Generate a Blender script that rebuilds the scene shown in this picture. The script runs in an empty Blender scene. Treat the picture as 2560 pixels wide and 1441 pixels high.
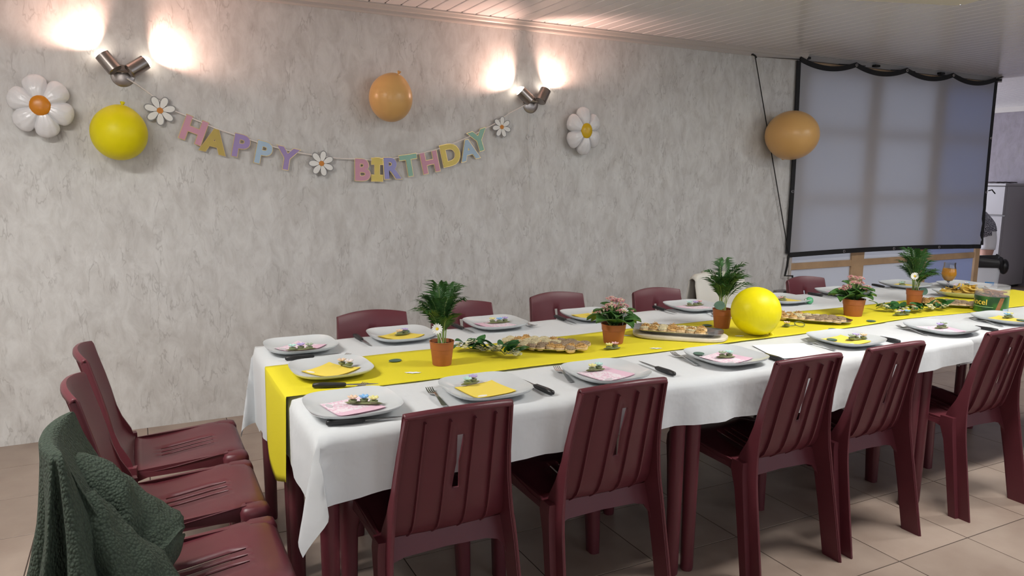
import bpy, math, random
from mathutils import Vector, Matrix
random.seed(7)
S = bpy.context.scene
COL = S.collection
PI = math.pi
R = math.radians
sin, cos = math.sin, math.cos

# ------------------------------------------------------------------ camera
F_PX, YAW, PITCH, ROLL, EYE = 1833.6, 0.47246, -0.14936, 0.00906, 1.45
fw = Vector((sin(YAW)*cos(PITCH), cos(YAW)*cos(PITCH), sin(PITCH)))
rt0 = Vector((cos(YAW), -sin(YAW), 0)); up0 = rt0.cross(fw)
rt = cos(ROLL)*rt0 + sin(ROLL)*up0
up = -sin(ROLL)*rt0 + cos(ROLL)*up0
cd = bpy.data.cameras.new('camera'); cam = bpy.data.objects.new('camera', cd); COL.objects.link(cam)
cd.sensor_fit = 'HORIZONTAL'; cd.sensor_width = 36; cd.lens = 36*F_PX/2560; cd.clip_start = .05
M3 = Matrix((rt, up, -fw)).transposed()
cam.matrix_world = Matrix.Translation((0, 0, EYE)) @ M3.to_4x4()
S.camera = cam

def ray(px, py):
    return fw*F_PX + rt*(px-1280) + up*(720.5-py)
def at(px, py, z):            # the point of the horizontal plane z that is seen at a pixel
    d = ray(px, py); t = (z-EYE)/d.z
    return Vector((0, 0, EYE)) + d*t
def aty(px, py, y):           # the same for a plane parallel to the long wall
    d = ray(px, py); t = y/d.y
    return Vector((0, 0, EYE)) + d*t
def project(p):
    v = Vector(p)-Vector((0, 0, EYE)); z = v.dot(fw)
    return (1280+F_PX*v.dot(rt)/z, 720.5-F_PX*v.dot(up)/z, z)

# ------------------------------------------------------------------ world, lights, exposure
W = bpy.data.worlds.new('world'); S.world = W; W.use_nodes = True
bg = W.node_tree.nodes['Background']; bg.inputs[0].default_value = (.75, .85, 1, 1); bg.inputs[1].default_value = 1.0
vs = S.view_settings
vs.view_transform = 'Standard'; vs.look = 'None'; vs.exposure = -0.06; vs.gamma = 1.0; vs.use_curve_mapping = False
try:
    S.cycles.use_denoising = True
    S.cycles.max_bounces = 5; S.cycles.diffuse_bounces = 3; S.cycles.glossy_bounces = 2; S.cycles.transmission_bounces = 6; S.cycles.transparent_max_bounces = 8
    S.cycles.use_adaptive_sampling = True; S.cycles.adaptive_threshold = .08; S.cycles.adaptive_min_samples = 16
    S.cycles.sample_clamp_indirect = 6
except Exception: pass

def area(name, loc, direction, sx, sy, power, color):
    l = bpy.data.lights.new(name, 'AREA'); l.shape = 'RECTANGLE'; l.size = sx; l.size_y = sy
    l.energy = power; l.color = color
    o = bpy.data.objects.new(name, l); COL.objects.link(o); o.location = loc
    o.rotation_euler = Vector(direction).to_track_quat('-Z', 'Z').to_euler()
    return o
FRONT_Y, LEFT_X, RIGHT_X, BACK_Y = -2.6, -2.3, 11.1, 9.2
WIN = [(1.6, 3.4), (4.4, 6.2), (7.2, 9.0)]         # windows in the wall behind the camera
for i, (a, b) in enumerate(WIN):
    area('window_daylight', ((a+b)/2, FRONT_Y+.02, 1.62), (0, 1, -.12), b-a-.1, 1.25, 13, (.82, .90, 1))
area('left_window_daylight', (-.9, FRONT_Y+.02, 1.62), (0, 1, -.12), 1.5, 1.25, 22, (1, .96, .92))
area('back_room_daylight', (7.0, BACK_Y-.1, 1.5), (0, -1, -.1), 3.6, 1.4, 300, (.84, .88, 1))

# ------------------------------------------------------------------ helpers
def lin(h):
    if isinstance(h, str):
        c = [int(h[i:i+2], 16)/255 for i in (0, 2, 4)]
        return tuple(x/12.92 if x <= .04045 else ((x+.055)/1.055)**2.4 for x in c)+(1,)
    return tuple(h)+(1,) if len(h) == 3 else tuple(h)
MATS = {}
def mat(name, color=None, rough=.5, metal=0, spec=.5, bump=0, bscale=40, var=0, vscale=8, sheen=0, coat=0, trans=0, ior=1.45, transl=0, alpha=1, sss=0):
    if name in MATS: return MATS[name]
    m = bpy.data.materials.new(name); m.use_nodes = True; nt = m.node_tree; b = nt.nodes['Principled BSDF']
    c = lin(color); b.inputs['Base Color'].default_value = c
    b.inputs['Roughness'].default_value = rough; b.inputs['Metallic'].default_value = metal
    b.inputs['Specular IOR Level'].default_value = spec; b.inputs['Coat Weight'].default_value = coat
    b.inputs['Transmission Weight'].default_value = trans; b.inputs['IOR'].default_value = ior
    b.inputs['Alpha'].default_value = alpha
    if sss: b.inputs['Subsurface Weight'].default_value = sss; b.inputs['Subsurface Radius'].default_value = (.03, .02, .01)
    if sheen: b.inputs['Sheen Weight'].default_value = sheen
    tc = None
    if var or bump:
        tc = nt.nodes.new('ShaderNodeTexCoord')
    if var:
        n = nt.nodes.new('ShaderNodeTexNoise'); n.inputs['Scale'].default_value = vscale; n.inputs['Detail'].default_value = 4
        nt.links.new(tc.outputs['Object'], n.inputs['Vector'])
        r = nt.nodes.new('ShaderNodeValToRGB')
        r.color_ramp.elements[0].position = .3; r.color_ramp.elements[1].position = .7
        r.color_ramp.elements[0].color = tuple(x*(1-var) for x in c[:3])+(1,)
        r.color_ramp.elements[1].color = tuple(min(1, x*(1+var)) for x in c[:3])+(1,)
        nt.links.new(n.outputs['Fac'], r.inputs['Fac']); nt.links.new(r.outputs['Color'], b.inputs['Base Color'])
    if bump:
        n2 = nt.nodes.new('ShaderNodeTexNoise'); n2.inputs['Scale'].default_value = bscale; n2.inputs['Detail'].default_value = 3
        nt.links.new(tc.outputs['Object'], n2.inputs['Vector'])
        bp = nt.nodes.new('ShaderNodeBump'); bp.inputs['Strength'].default_value = bump; bp.inputs['Distance'].default_value = .01
        nt.links.new(n2.outputs['Fac'], bp.inputs['Height']); nt.links.new(bp.outputs['Normal'], b.inputs['Normal'])
    if transl:
        out = nt.nodes['Material Output']; t = nt.nodes.new('ShaderNodeBsdfTranslucent'); t.inputs['Color'].default_value = c
        mx = nt.nodes.new('ShaderNodeMixShader'); mx.inputs[0].default_value = transl
        nt.links.new(b.outputs[0], mx.inputs[1]); nt.links.new(t.outputs[0], mx.inputs[2]); nt.links.new(mx.outputs[0], out.inputs['Surface'])
    MATS[name] = m
    return m

class MB:
    def __init__(s): s.v = []; s.f = []; s.m = []
    def add(s, vs, fs, mi=0):
        o = len(s.v); s.v += [tuple(p) for p in vs]; s.f += [tuple(i+o for i in f) for f in fs]; s.m += [mi]*len(fs); return s
    def box(s, x0, x1, y0, y1, z0, z1, mi=0):
        return s.add([(x0,y0,z0),(x1,y0,z0),(x1,y1,z0),(x0,y1,z0),(x0,y0,z1),(x1,y0,z1),(x1,y1,z1),(x0,y1,z1)],
                     [(3,2,1,0),(4,5,6,7),(0,1,5,4),(1,2,6,5),(2,3,7,6),(3,0,4,7)], mi)
    def cbox(s, x0, x1, y0, y1, z0, z1, c=.004, mi=0):      # chamfered box
        vs = []
        for z, k in ((z0, c), (z0+c, 0), (z1-c, 0), (z1, c)):
            vs += [(x0+k, y0+k, z), (x1-k, y0+k, z), (x1-k, y1-k, z), (x0+k, y1-k, z)]
        fs = [(3,2,1,0), (12,13,14,15)]
        for l in range(3):
            for i in range(4):
                a = l*4; j = (i+1) % 4; fs.append((a+i, a+j, a+4+j, a+4+i))
        return s.add(vs, fs, mi)
    def tube(s, pts, rad, n=8, mi=0, closed=False):
        pts = [Vector(p) for p in pts]; N = len(pts)
        rads = rad if isinstance(rad, (list, tuple)) else [rad]*N
        vs = []; prev = None
        for i, p in enumerate(pts):
            if closed: t = pts[(i+1) % N]-pts[i-1]
            else: t = pts[min(i+1, N-1)]-pts[max(i-1, 0)]
            t.normalize()
            if prev is None:
                a = Vector((0, 0, 1)) if abs(t.z) < .9 else Vector((1, 0, 0))
                u = t.cross(a).normalized()
            else:
                u = (prev - t*prev.dot(t)).normalized()
            prev = u; w = t.cross(u)
            for k in range(n):
                a = 2*PI*k/n; vs.append(p+(u*cos(a)+w*sin(a))*rads[i])
        fs = []
        L = N if closed else N-1
        for i in range(L):
            for k in range(n):
                j = (i+1) % N; k2 = (k+1) % n
                fs.append((i*n+k, i*n+k2, j*n+k2, j*n+k))
        if not closed:
            fs.append(tuple(range(n-1, -1, -1))); fs.append(tuple((N-1)*n+k for k in range(n)))
        return s.add(vs, fs, mi)
    def lathe(s, prof, n=24, c=(0, 0, 0), mi=0, sx=1, sy=1):
        vs = []; fs = []
        for r, z in prof:
            for k in range(n):
                a = 2*PI*k/n; vs.append((c[0]+r*sx*cos(a), c[1]+r*sy*sin(a), c[2]+z))
        for i in range(len(prof)-1):
            for k in range(n):
                k2 = (k+1) % n; fs.append((i*n+k, i*n+k2, (i+1)*n+k2, (i+1)*n+k))
        if prof[0][0] > 1e-6: fs.append(tuple(range(n-1, -1, -1)))
        if prof[-1][0] > 1e-6: fs.append(tuple((len(prof)-1)*n+k for k in range(n)))
        return s.add(vs, fs, mi)
    def loft(s, rings, mi=0, caps=True):
        n = len(rings[0]); vs = [p for r in rings for p in r]; fs = []
        for i in range(len(rings)-1):
            for k in range(n):
                k2 = (k+1) % n; fs.append((i*n+k, i*n+k2, (i+1)*n+k2, (i+1)*n+k))
        if caps: fs.append(tuple(range(n-1, -1, -1))); fs.append(tuple((len(rings)-1)*n+k for k in range(n)))
        return s.add(vs, fs, mi)
    def grid(s, fn, us, vv, mi=0, skip=None):
        vs = [fn(u, v) for u in us for v in vv]; n = len(vv); fs = []
        for i in range(len(us)-1):
            for j in range(n-1):
                if skip and skip(i, j): continue
                fs.append((i*n+j, (i+1)*n+j, (i+1)*n+j+1, i*n+j+1))
        return s.add(vs, fs, mi)
    def ell(s, c, r, nu=10, nv=6, mi=0, rot=None):
        prof = []
        vs = []; fs = []; c = Vector(c)
        for i in range(nv+1):
            th = PI*i/nv
            for k in range(nu):
                a = 2*PI*k/nu; p = Vector((r[0]*sin(th)*cos(a), r[1]*sin(th)*sin(a), r[2]*cos(th)))
                if rot: p = rot @ p
                vs.append(c+p)
        for i in range(nv):
            for k in range(nu):
                k2 = (k+1) % nu; fs.append((i*nu+k, (i+1)*nu+k, (i+1)*nu+k2, i*nu+k2))
        return s.add(vs, fs, mi)
    def prism(s, poly, h, mp, mi=0):            # poly 2-D, extruded by h along the third axis, mp(a,b,c) -> xyz
        n = len(poly); vs = [mp(a, b, 0) for a, b in poly]+[mp(a, b, h) for a, b in poly]
        fs = [tuple(range(n-1, -1, -1)), tuple(range(n, 2*n))]+[(i, (i+1) % n, n+(i+1) % n, n+i) for i in range(n)]
        return s.add(vs, fs, mi)
    def xf(s, M):
        s.v = [tuple(M @ Vector(p)) for p in s.v]; return s
    def mesh(s, name, mats, smooth=True, ang=40):
        me = bpy.data.meshes.new(name); me.from_pydata(s.v, [], s.f); me.update()
        for m in (mats if isinstance(mats, (list, tuple)) else [mats]): me.materials.append(m)
        if any(s.m): me.polygons.foreach_set('material_index', s.m)
        import bmesh as _b
        bm = _b.new(); bm.from_mesh(me); _b.ops.remove_doubles(bm, verts=bm.verts, dist=1e-6)
        _b.ops.recalc_face_normals(bm, faces=bm.faces); bm.to_mesh(me); bm.free()
        if smooth:
            me.shade_smooth(); me.set_sharp_from_angle(angle=R(ang))
        return me
    def build(s, name, mats, parent=None, smooth=True, ang=40, loc=None, rot=None):
        return obj(name, s.mesh(name, mats, smooth, ang), parent, loc, rot)

def obj(name, me, parent=None, loc=None, rot=None, scale=None):
    o = bpy.data.objects.new(name, me); COL.objects.link(o)
    if parent: o.parent = parent
    if loc is not None: o.location = loc
    if rot is not None: o.rotation_euler = rot
    if scale is not None: o.scale = scale if hasattr(scale, '__len__') else (scale,)*3
    return o
def tag(o, label=None, cat=None, group=None, kind=None):
    if label: o['label'] = label
    if cat: o['category'] = cat
    if group: o['group'] = group
    if kind: o['kind'] = kind
    return o
def thing(name, label, cat, loc=(0, 0, 0), rz=0, group=None):
    o = bpy.data.objects.new(name, None); COL.objects.link(o); o.location = loc; o.rotation_euler = (0, 0, rz)
    o.empty_display_size = .05
    return tag(o, label, cat, group)
def dup(root, loc, rz, label, group=None):
    r = root.copy(); COL.objects.link(r); r.location = loc; r.rotation_euler = (0, 0, rz); r['label'] = label
    if group: r['group'] = group
    for ch in list(root.children):
        c = ch.copy(); COL.objects.link(c); c.parent = r
        for g in list(ch.children):
            d = g.copy(); COL.objects.link(d); d.parent = c
    return r
def frange(a, b, n): return [a+(b-a)*i/(n-1) for i in range(n)]
def solid(o, t, off=0):
    m = o.modifiers.new('thickness', 'SOLIDIFY'); m.thickness = t; m.offset = off; return o
def lerp_tab(tab, x):                              # tab: sorted [(x, y)]
    if x <= tab[0][0]: return tab[0][1]
    for (a, b), (c, d) in zip(tab, tab[1:]):
        if x <= c: return b+(d-b)*(x-a)/(c-a)
    return tab[-1][1]

# ------------------------------------------------------------------ materials with their own nodes
def wallpaper(name, tint=(1, 1, 1)):
    m = bpy.data.materials.new(name); m.use_nodes = True; nt = m.node_tree; N = nt.nodes; L = nt.links
    b = N['Principled BSDF']; b.inputs['Roughness'].default_value = .55; b.inputs['Specular IOR Level'].default_value = .35
    g = N.new('ShaderNodeNewGeometry')
    def noise(scale, sx, sz, detail, dist=0.0, rough=.5):
        mp = N.new('ShaderNodeMapping'); mp.inputs['Scale'].default_value = (sx, sx, sz); mp.inputs['Rotation'].default_value = (0, R(14), 0)
        L.new(g.outputs['Position'], mp.inputs['Vector'])
        n = N.new('ShaderNodeTexNoise'); n.inputs['Scale'].default_value = scale; n.inputs['Detail'].default_value = detail
        n.inputs['Distortion'].default_value = dist; n.inputs['Roughness'].default_value = rough
        L.new(mp.outputs[0], n.inputs['Vector']); return n.outputs['Fac']
    def math_(op, a, b_=None, c=None):
        n = N.new('ShaderNodeMath'); n.operation = op
        for i, x in enumerate((a, b_, c)):
            if x is None: continue
            if isinstance(x, (int, float)): n.inputs[i].default_value = x
            else: L.new(x, n.inputs[i])
        return n.outputs[0]
    base = N.new('ShaderNodeValToRGB')
    e = base.color_ramp.elements; e[0].position = .34; e[1].position = .66
    e[0].color = tuple(a*t for a, t in zip((.55, .535, .515), tint))+(1,); e[1].color = tuple(a*t for a, t in zip((.70, .695, .68), tint))+(1,)
    L.new(noise(13, 1, .5, 6, .5, .66), base.inputs['Fac'])
    # short dark hair-line strokes: iso-lines of a stretched noise, broken up by a mask
    iso = math_('ABSOLUTE', math_('SUBTRACT', noise(15, 1.5, .45, 3, .35), .5))
    line = math_('SUBTRACT', 1, math_('SMOOTH_MIN', math_('DIVIDE', iso, .030), 1, .1))
    msk = math_('MULTIPLY', math_('SUBTRACT', noise(11, 1, .6, 2), .47), 6)
    mk = N.new('ShaderNodeClamp'); L.new(msk, mk.inputs[0])
    ln = N.new('ShaderNodeClamp'); L.new(math_('MULTIPLY', line, mk.outputs[0]), ln.inputs[0])
    mix = N.new('ShaderNodeMix'); mix.data_type = 'RGBA'
    L.new(math_('MULTIPLY', ln.outputs[0], .42), mix.inputs[0]); L.new(base.outputs[0], mix.inputs[6])
    mix.inputs[7].default_value = (.27, .25, .235, 1)
    L.new(mix.outputs[2], b.inputs['Base Color'])
    return m
M_WALL = wallpaper('wallpaper')
M_WALL2 = wallpaper('wallpaper_back_room', (.40, .355, .42))
def tile_mat():
    m = bpy.data.materials.new('floor_tile'); m.use_nodes = True; nt = m.node_tree; N = nt.nodes; L = nt.links
    b = N['Principled BSDF']; b.inputs['Roughness'].default_value = .42
    g = N.new('ShaderNodeNewGeometry'); oi = N.new('ShaderNodeObjectInfo')
    n = N.new('ShaderNodeTexNoise'); n.inputs['Scale'].default_value = 3.2; n.inputs['Detail'].default_value = 5; L.new(g.outputs['Position'], n.inputs['Vector'])
    r = N.new('ShaderNodeValToRGB'); r.color_ramp.elements[0].position = .32; r.color_ramp.elements[1].position = .7
    r.color_ramp.elements[0].color = (.30, .225, .18, 1); r.color_ramp.elements[1].color = (.42, .335, .275, 1)
    L.new(n.outputs['Fac'], r.inputs['Fac'])
    hs = N.new('ShaderNodeHueSaturation'); L.new(r.outputs[0], hs.inputs['Color'])
    mr = N.new('ShaderNodeMapRange'); mr.inputs['To Min'].default_value = .88; mr.inputs['To Max'].default_value = 1.1
    L.new(oi.outputs['Random'], mr.inputs['Value']); L.new(mr.outputs[0], hs.inputs['Value'])
    L.new(hs.outputs[0], b.inputs['Base Color'])
    return m
M_TILE = tile_mat()
M_GROUT = mat('grout', (.085, .065, .055), .9, spec=.1)
M_SLAT = mat('ceiling_slat', (.76, .745, .76), .2, spec=.55)
M_SLATBACK = mat('ceiling_backing', (.12, .11, .105), .8)
M_TRIM = mat('crown_trim', (.52, .48, .45), .4)
M_PLAST = mat('maroon_plastic', (.116, .025, .034), .36, spec=.5, bump=.08, bscale=900, var=.08, vscale=5)
M_CLOTH = mat('tablecloth_cotton', (.65, .675, .69), .9, bump=.35, bscale=11, sheen=.2)
M_RUN = mat('runner_paper', (.75, .65, .02), .75, bump=.06, bscale=200)
M_PLATE = mat('porcelain', (.62, .655, .67), .16, coat=.3)
M_STEEL = mat('steel', (.62, .62, .62), .25, metal=1)
M_BLADE = mat('blade', (.42, .42, .42), .22, metal=1)
M_HANDLE = mat('black_handle', (.018, .018, .02), .4)
M_WOOD = mat('pine_frame', (.50, .33, .19), .55, var=.15, vscale=6)
M_BLACK = mat('black_webbing', (.012, .012, .014), .7)
M_CORD = mat('black_cord', (.01, .01, .01), .6)
M_POT = mat('terracotta_plastic', (.36, .112, .038), .5, var=.08)
M_SOIL = mat('soil', (.03, .018, .012), .95, bump=.9, bscale=80)
M_LEAF = mat('palm_leaf', (.034, .105, .024), .45, var=.45, vscale=30, transl=.2)
M_STEM = mat('palm_stem', (.25, .36, .10), .5)
M_LEAF2 = mat('kalanchoe_leaf', (.05, .135, .03), .4, var=.35, vscale=22, transl=.12)
M_LEAF3 = mat('sprig_leaf', (.035, .13, .035), .35, var=.3, vscale=30, transl=.12)
M_EUC = mat('eucalyptus_leaf', (.085, .16, .12), .6, var=.15, vscale=40)
M_PINKF = mat('kalanchoe_flower', (.76, .36, .38), .6)
M_CREAMF = mat('cream_blossom', (.85, .82, .58), .6)
M_WHITEF = mat('white_petal', (.85, .85, .82), .6)
M_YELC = mat('yellow_disc', (.85, .58, .02), .6)
M_CARDG = mat('gold_foil', (.62, .44, .18), .3, metal=1)
M_STRING = mat('white_string', (.8, .74, .70), .6)
M_JACKET = None

# ================================================================== THE SETTING
WY = 4.58          # long wall
CZ = 2.50          # ceiling
TILE = .4265; TX0 = 2.968; TY0 = 1.668
# floor: grout bed and single tiles
fl = MB().box(LEFT_X-.1, RIGHT_X+.1, FRONT_Y-.1, BACK_Y+.1, -.12, -.0016).build('floor', M_GROUT, smooth=False)
tag(fl, 'beige square floor tiles with thin dark joints', None, None, 'structure')
g = .0022
tile_me = MB().cbox(-TILE/2+g, TILE/2-g, -TILE/2+g, TILE/2-g, -.012, 0, .0006).mesh('tile', M_TILE, smooth=False)
cells = []
i0 = int(math.floor((LEFT_X-TX0)/TILE)); i1 = int(math.ceil((RIGHT_X-TX0)/TILE))
j0 = int(math.floor((FRONT_Y-TY0)/TILE)); j1 = int(math.ceil((BACK_Y-TY0)/TILE))
for i in range(i0, i1):
    for j in range(j0, j1):
        c = Vector((TX0+(i+.5)*TILE, TY0+(j+.5)*TILE, 0))
        px, py, dz = project(c)
        vis = dz > .3 and -220 < px < 2780 and py < 1660 and not (c.y > WY+.1 and c.x < 7.7)
        cells.append((0 if vis else 1, dz if dz > 0 else 99, c))
cells.sort(key=lambda t: (t[0], t[1]))
rest = MB()
for k, (v, dz, c) in enumerate(cells):
    if v == 0 and k < 300: obj('tile', tile_me, fl, c)
    else: rest.box(c.x-TILE/2+g, c.x+TILE/2-g, c.y-TILE/2+g, c.y+TILE/2-g, -.012, 0)
tag(rest.build('tile_field', M_TILE, fl, smooth=False), kind='stuff')
# ceiling: backing and glossy slats laid across the room
ce = MB().box(LEFT_X-.1, RIGHT_X+.1, FRONT_Y-.1, BACK_Y+.1, CZ+.016, CZ+.1).build('ceiling', M_SLATBACK, smooth=False)
tag(ce, 'glossy pale slatted ceiling', None, None, 'structure')
SP = .1018; sx0 = 1.5356
prof = [(-.0475, .014), (-.0475, .004), (-.0435, 0), (.0435, 0), (.0475, .004), (.0475, .014)]
sl = MB(); sl.prism(prof, BACK_Y-FRONT_Y, lambda a, b, c: (a, c, b))
slat_me = sl.mesh('slat', M_SLAT, smooth=False)
k = int((LEFT_X-sx0)/SP)-1
while sx0+(k+.5)*SP < RIGHT_X:
    obj('slat', slat_me, ce, (sx0+(k+.5)*SP, FRONT_Y, CZ)); k += 1
# long wall made of sheets with hair-line joints
wb = MB().box(LEFT_X, 5.06, WY+.012, WY+.12, 0, CZ+.02).build('wall_back', M_WALL, smooth=False)
tag(wb, 'long wall in mottled grey marbled wallpaper', None, None, 'structure')
PW = .53; px0 = 2.41-PW*8-.4
x = LEFT_X
edges = [LEFT_X]
e = 2.40
while e > LEFT_X: e -= PW
e += PW
while e < 5.0: edges.append(e); e += PW
edges.append(5.06)
for a, b in zip(edges, edges[1:]):
    MB().cbox(a, b, WY, WY+.014, 0, CZ, .00025).build('wall_panel', M_WALL, wb, smooth=False)
# crown moulding along the wall
t = MB()
tp = [(0, -.062), (-.010, -.062), (-.014, -.052), (-.014, -.036), (-.022, -.030), (-.028, -.014), (-.034, -.008), (-.034, 0), (0, 0)]
t.prism(tp, 5.10-LEFT_X, lambda a, b, c: (LEFT_X+c, WY+a, CZ+b))
tag(t.build('trim_1', M_TRIM, smooth=False), 'slim painted crown moulding where wall meets ceiling', None, None, 'structure')
tag(MB().box(5.055, 5.075, WY-.012, WY+.12, 0, CZ-.06).build('trim_2', M_TRIM, smooth=False), 'thin vertical end strip of the papered wall', None, None, 'structure')
# other walls
def plain_wall(name, x0, x1, y0, y1, m, lab): 
    return tag(MB().box(x0, x1, y0, y1, 0, CZ+.02).build(name, m, smooth=False), lab, None, None, 'structure')
plain_wall('wall_left', LEFT_X-.12, LEFT_X, FRONT_Y, BACK_Y, M_WALL, 'side wall in marbled wallpaper')
plain_wall('wall_right', RIGHT_X, RIGHT_X+.12, FRONT_Y, BACK_Y, M_WALL2, 'mauve papered side wall behind the refrigerator')
plain_wall('wall_far', LEFT_X, RIGHT_X, BACK_Y, BACK_Y+.12, M_WALL2, 'rear wall of the side room')
m = MB(); xs = [LEFT_X]
holes = [(-1.7, -.1)]+WIN
for a, b in holes: xs += [a, b]
xs.append(RIGHT_X)
for q in range(0, len(xs), 2): m.box(xs[q], xs[q+1], FRONT_Y-.12, FRONT_Y, 0, CZ+.02)
for a, b in holes:
    m.box(a, b, FRONT_Y-.12, FRONT_Y, 0, .95); m.box(a, b, FRONT_Y-.12, FRONT_Y, 2.28, CZ+.02)
tag(m.build('wall_front', M_WALL, smooth=False), 'papered wall with windows', None, None, 'structure')
M_GLASSW = mat('window_glass', (1, 1, 1), .02, trans=1, ior=1.02, alpha=.25)
for q, (a, b) in enumerate(holes):
    w = MB()
    for xx in (a, (a+b)/2-.03, b-.06): w.box(xx, xx+.06, FRONT_Y-.10, FRONT_Y-.04, .95, 2.28)
    w.box(a, b, FRONT_Y-.10, FRONT_Y-.04, .95, 1.01); w.box(a, b, FRONT_Y-.10, FRONT_Y-.04, 2.22, 2.28)
    o = tag(w.build('window_%d' % (q+1), M_PLATE, smooth=False), 'white framed window', None, None, 'structure')
    MB().box(a+.06, b-.06, FRONT_Y-.075, FRONT_Y-.07, 1.0, 2.23).build('pane', M_GLASSW, o, smooth=False)
# crown of the right hand wall
tag(MB().box(RIGHT_X-.03, RIGHT_X, FRONT_Y, BACK_Y, CZ-.07, CZ).build('trim_3', M_TRIM, smooth=False), 'crown strip of the mauve side wall', None, None, 'structure')

# ================================================================== FOLDING PARTITION
PY = 4.645
M_PANEW = mat('frosted_pane', (.62, .63, .65), .5, transl=.6)
M_PANEB = mat('blue_pane', (.42, .46, .60), .5, transl=.5)
pt = thing('folding_partition', 'pine-framed folding partition with pale panes behind the screen', 'partition', (5.09, PY, 0))
def bar(parent, name, x0, x1, z0, z1, d=.022, m=None):
    return MB().cbox(x0-5.09, x1-5.09, -d, d, z0, z1, .003).build(name, m or M_WOOD, parent, smooth=False)
leaf_x = [(5.055, 6.005), (6.005, 6.935), (6.935, 7.90)]
for q, (a, b) in enumerate(leaf_x):
    lf = MB().cbox(a-5.09, a-5.09+.085, -.022, .022, .01, 2.455, .003).build('stile', M_WOOD, pt, smooth=False)
    bar(pt, 'stile', b-(.085 if q < 2 else .07), b, .01, 2.455)
    for z in (.03, .66, 1.25, 1.84):
        bar(pt, 'rail', a+.085, b-.085, z, z+.06, .02)
    bar(pt, 'rail', a+.085, b-.085, 2.36, 2.455, .02)
    zz = [.09, .66, .72, 1.25, 1.31, 1.84, 1.90, 2.36]
    for i in range(4):
        MB().box(a+.08-5.09, b-.08-5.09, -.004, .004, zz[2*i]-.005, zz[2*i+1]+.005).build('pane', M_PANEW if q < 2 else M_PANEB, pt, smooth=False)
tr = MB().box(5.08, 7.95, PY-.035, PY+.035, 2.458, CZ-.001).build('partition_track', mat('track_metal', (.35, .33, .32), .4), smooth=False)
tag(tr, 'dark metal ceiling track above the folding partition', 'track')
for xx in (5.12, 6.0, 6.93, 7.85):
    MB().cbox(xx-.03, xx+.03, PY-.075, PY-.036, 2.462, 2.482, .003).build('roller_bracket', M_BLACK, tr, smooth=False)

# ================================================================== PROJECTION SCREEN
SY = 4.56
c_tl, c_tr, c_bl, c_br = aty(2000, 152, SY), aty(2488, 203, SY), aty(1972, 634, SY), aty(2451, 613, SY)
def screen_pt(u, v):           # u 0..1 left to right, v 0..1 bottom to top
    p = c_bl.lerp(c_br, u).lerp(c_tl.lerp(c_tr, u), v)
    k = (u*4) % 1.0
    sag = .055*4*k*(1-k)*v**6            # scallops between the eyelets of the top edge
    bow = .012*sin(PI*v)
    p = Vector((p.x + bow*(1-u)**3 - bow*u**3, p.y, p.z - sag - .02*sin(PI*u)*(1-v)**4*-1))
    corner = math.exp(-((1-u)**2+(v)**2)*30)
    p.y += .012*sin((u+v)*60)*corner + .010*sin(PI*u)*sin(PI*v)
    return p
sc = thing('projection_screen', 'white projection screen with black webbing edge hung on the partition', 'screen', (0, 0, 0))
M_SCR = mat('screen_fabric', (.70, .71, .76), .8, transl=.62)
us = frange(0, 1, 61); vv = frange(0, 1, 31)
MB().grid(screen_pt, us, vv).build('screen_fabric', M_SCR, sc)
def ribbon(path, w, name):
    m = MB(); n = len(path); vs = []; fs = []
    for i, (p, d) in enumerate(path):
        for y in (-.006, .004):
            q = Vector((p.x, p.y+y, p.z)); vs += [q - d*w*.15, q + d*w*.85]
    for i in range(n-1):
        a = i*4; b = a+4
        for (s, t_) in ((0, 1), (1, 3), (3, 2), (2, 0)): fs.append((a+s, a+t_, b+t_, b+s))
    m.add(vs, fs); return m.build(name, M_BLACK, sc, smooth=False)
ribbon([(screen_pt(u, 1), Vector((0, 0, 1))) for u in frange(0, 1, 61)], .042, 'edge_webbing')
ribbon([(screen_pt(u, 0), Vector((0, 0, -1))) for u in frange(0, 1, 41)], .042, 'edge_webbing')
ribbon([(screen_pt(0, v), Vector((-1, 0, 0))) for v in frange(0, 1, 21)], .042, 'edge_webbing')
ribbon([(screen_pt(1, v), Vector((1, 0, 0))) for v in frange(0, 1, 21)], .042, 'edge_webbing')
def eyelet(p):
    m = MB(); m.tube([p+Vector((.011*cos(2*PI*i/12), -.009, .011*sin(2*PI*i/12))) for i in range(12)], .004, 5, closed=True)
    m.build('eyelet', M_STEEL, sc)
for u in (.25, .5, .75): eyelet(screen_pt(u, 0)+Vector((0, 0, -.016))); eyelet(screen_pt(u, 1)+Vector((0, 0, .012)))
for v in (.33, .66): eyelet(screen_pt(0, v)+Vector((-.016, 0, 0))); eyelet(screen_pt(1, v)+Vector((.016, 0, 0)))
cz_ = 2.47
tl = screen_pt(0, 1); bl = screen_pt(0, 0); tr_ = screen_pt(1, 1); br_ = screen_pt(1, 0)
MB().tube([br_+Vector((.015, -.012, .56)), br_+Vector((.06, -.02, .57)), br_+Vector((.12, -.02, .53))], .006, 5).build('tie_cord', M_CORD, sc)
MB().tube([tr_+Vector((0, -.008, .02)), tr_+Vector((.14, -.01, .06))], .006, 5).build('tie_cord', M_CORD, sc)
for u0, u1, zz in ((.0, .25, .0), (.25, .5, 0), (.5, .75, 0)):
    a = screen_pt(u1, 1); b = a.lerp(screen_pt(u1+.06, 1), .9); b.z = 2.46; b2 = screen_pt(u1-.07, 1); b2.z = 2.45
    MB().tube([b2+Vector((0, .02, 0)), a+Vector((0, -.005, .01)), b+Vector((0, .02, 0))], .004, 5).build('tie_cord', M_CORD, sc)
hook = aty(1881, 140, WY-.02)
ec = thing('guy_cord', 'thin black elastic cord from wall hook to screen corners', 'cord', (0, 0, 0))
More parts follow.
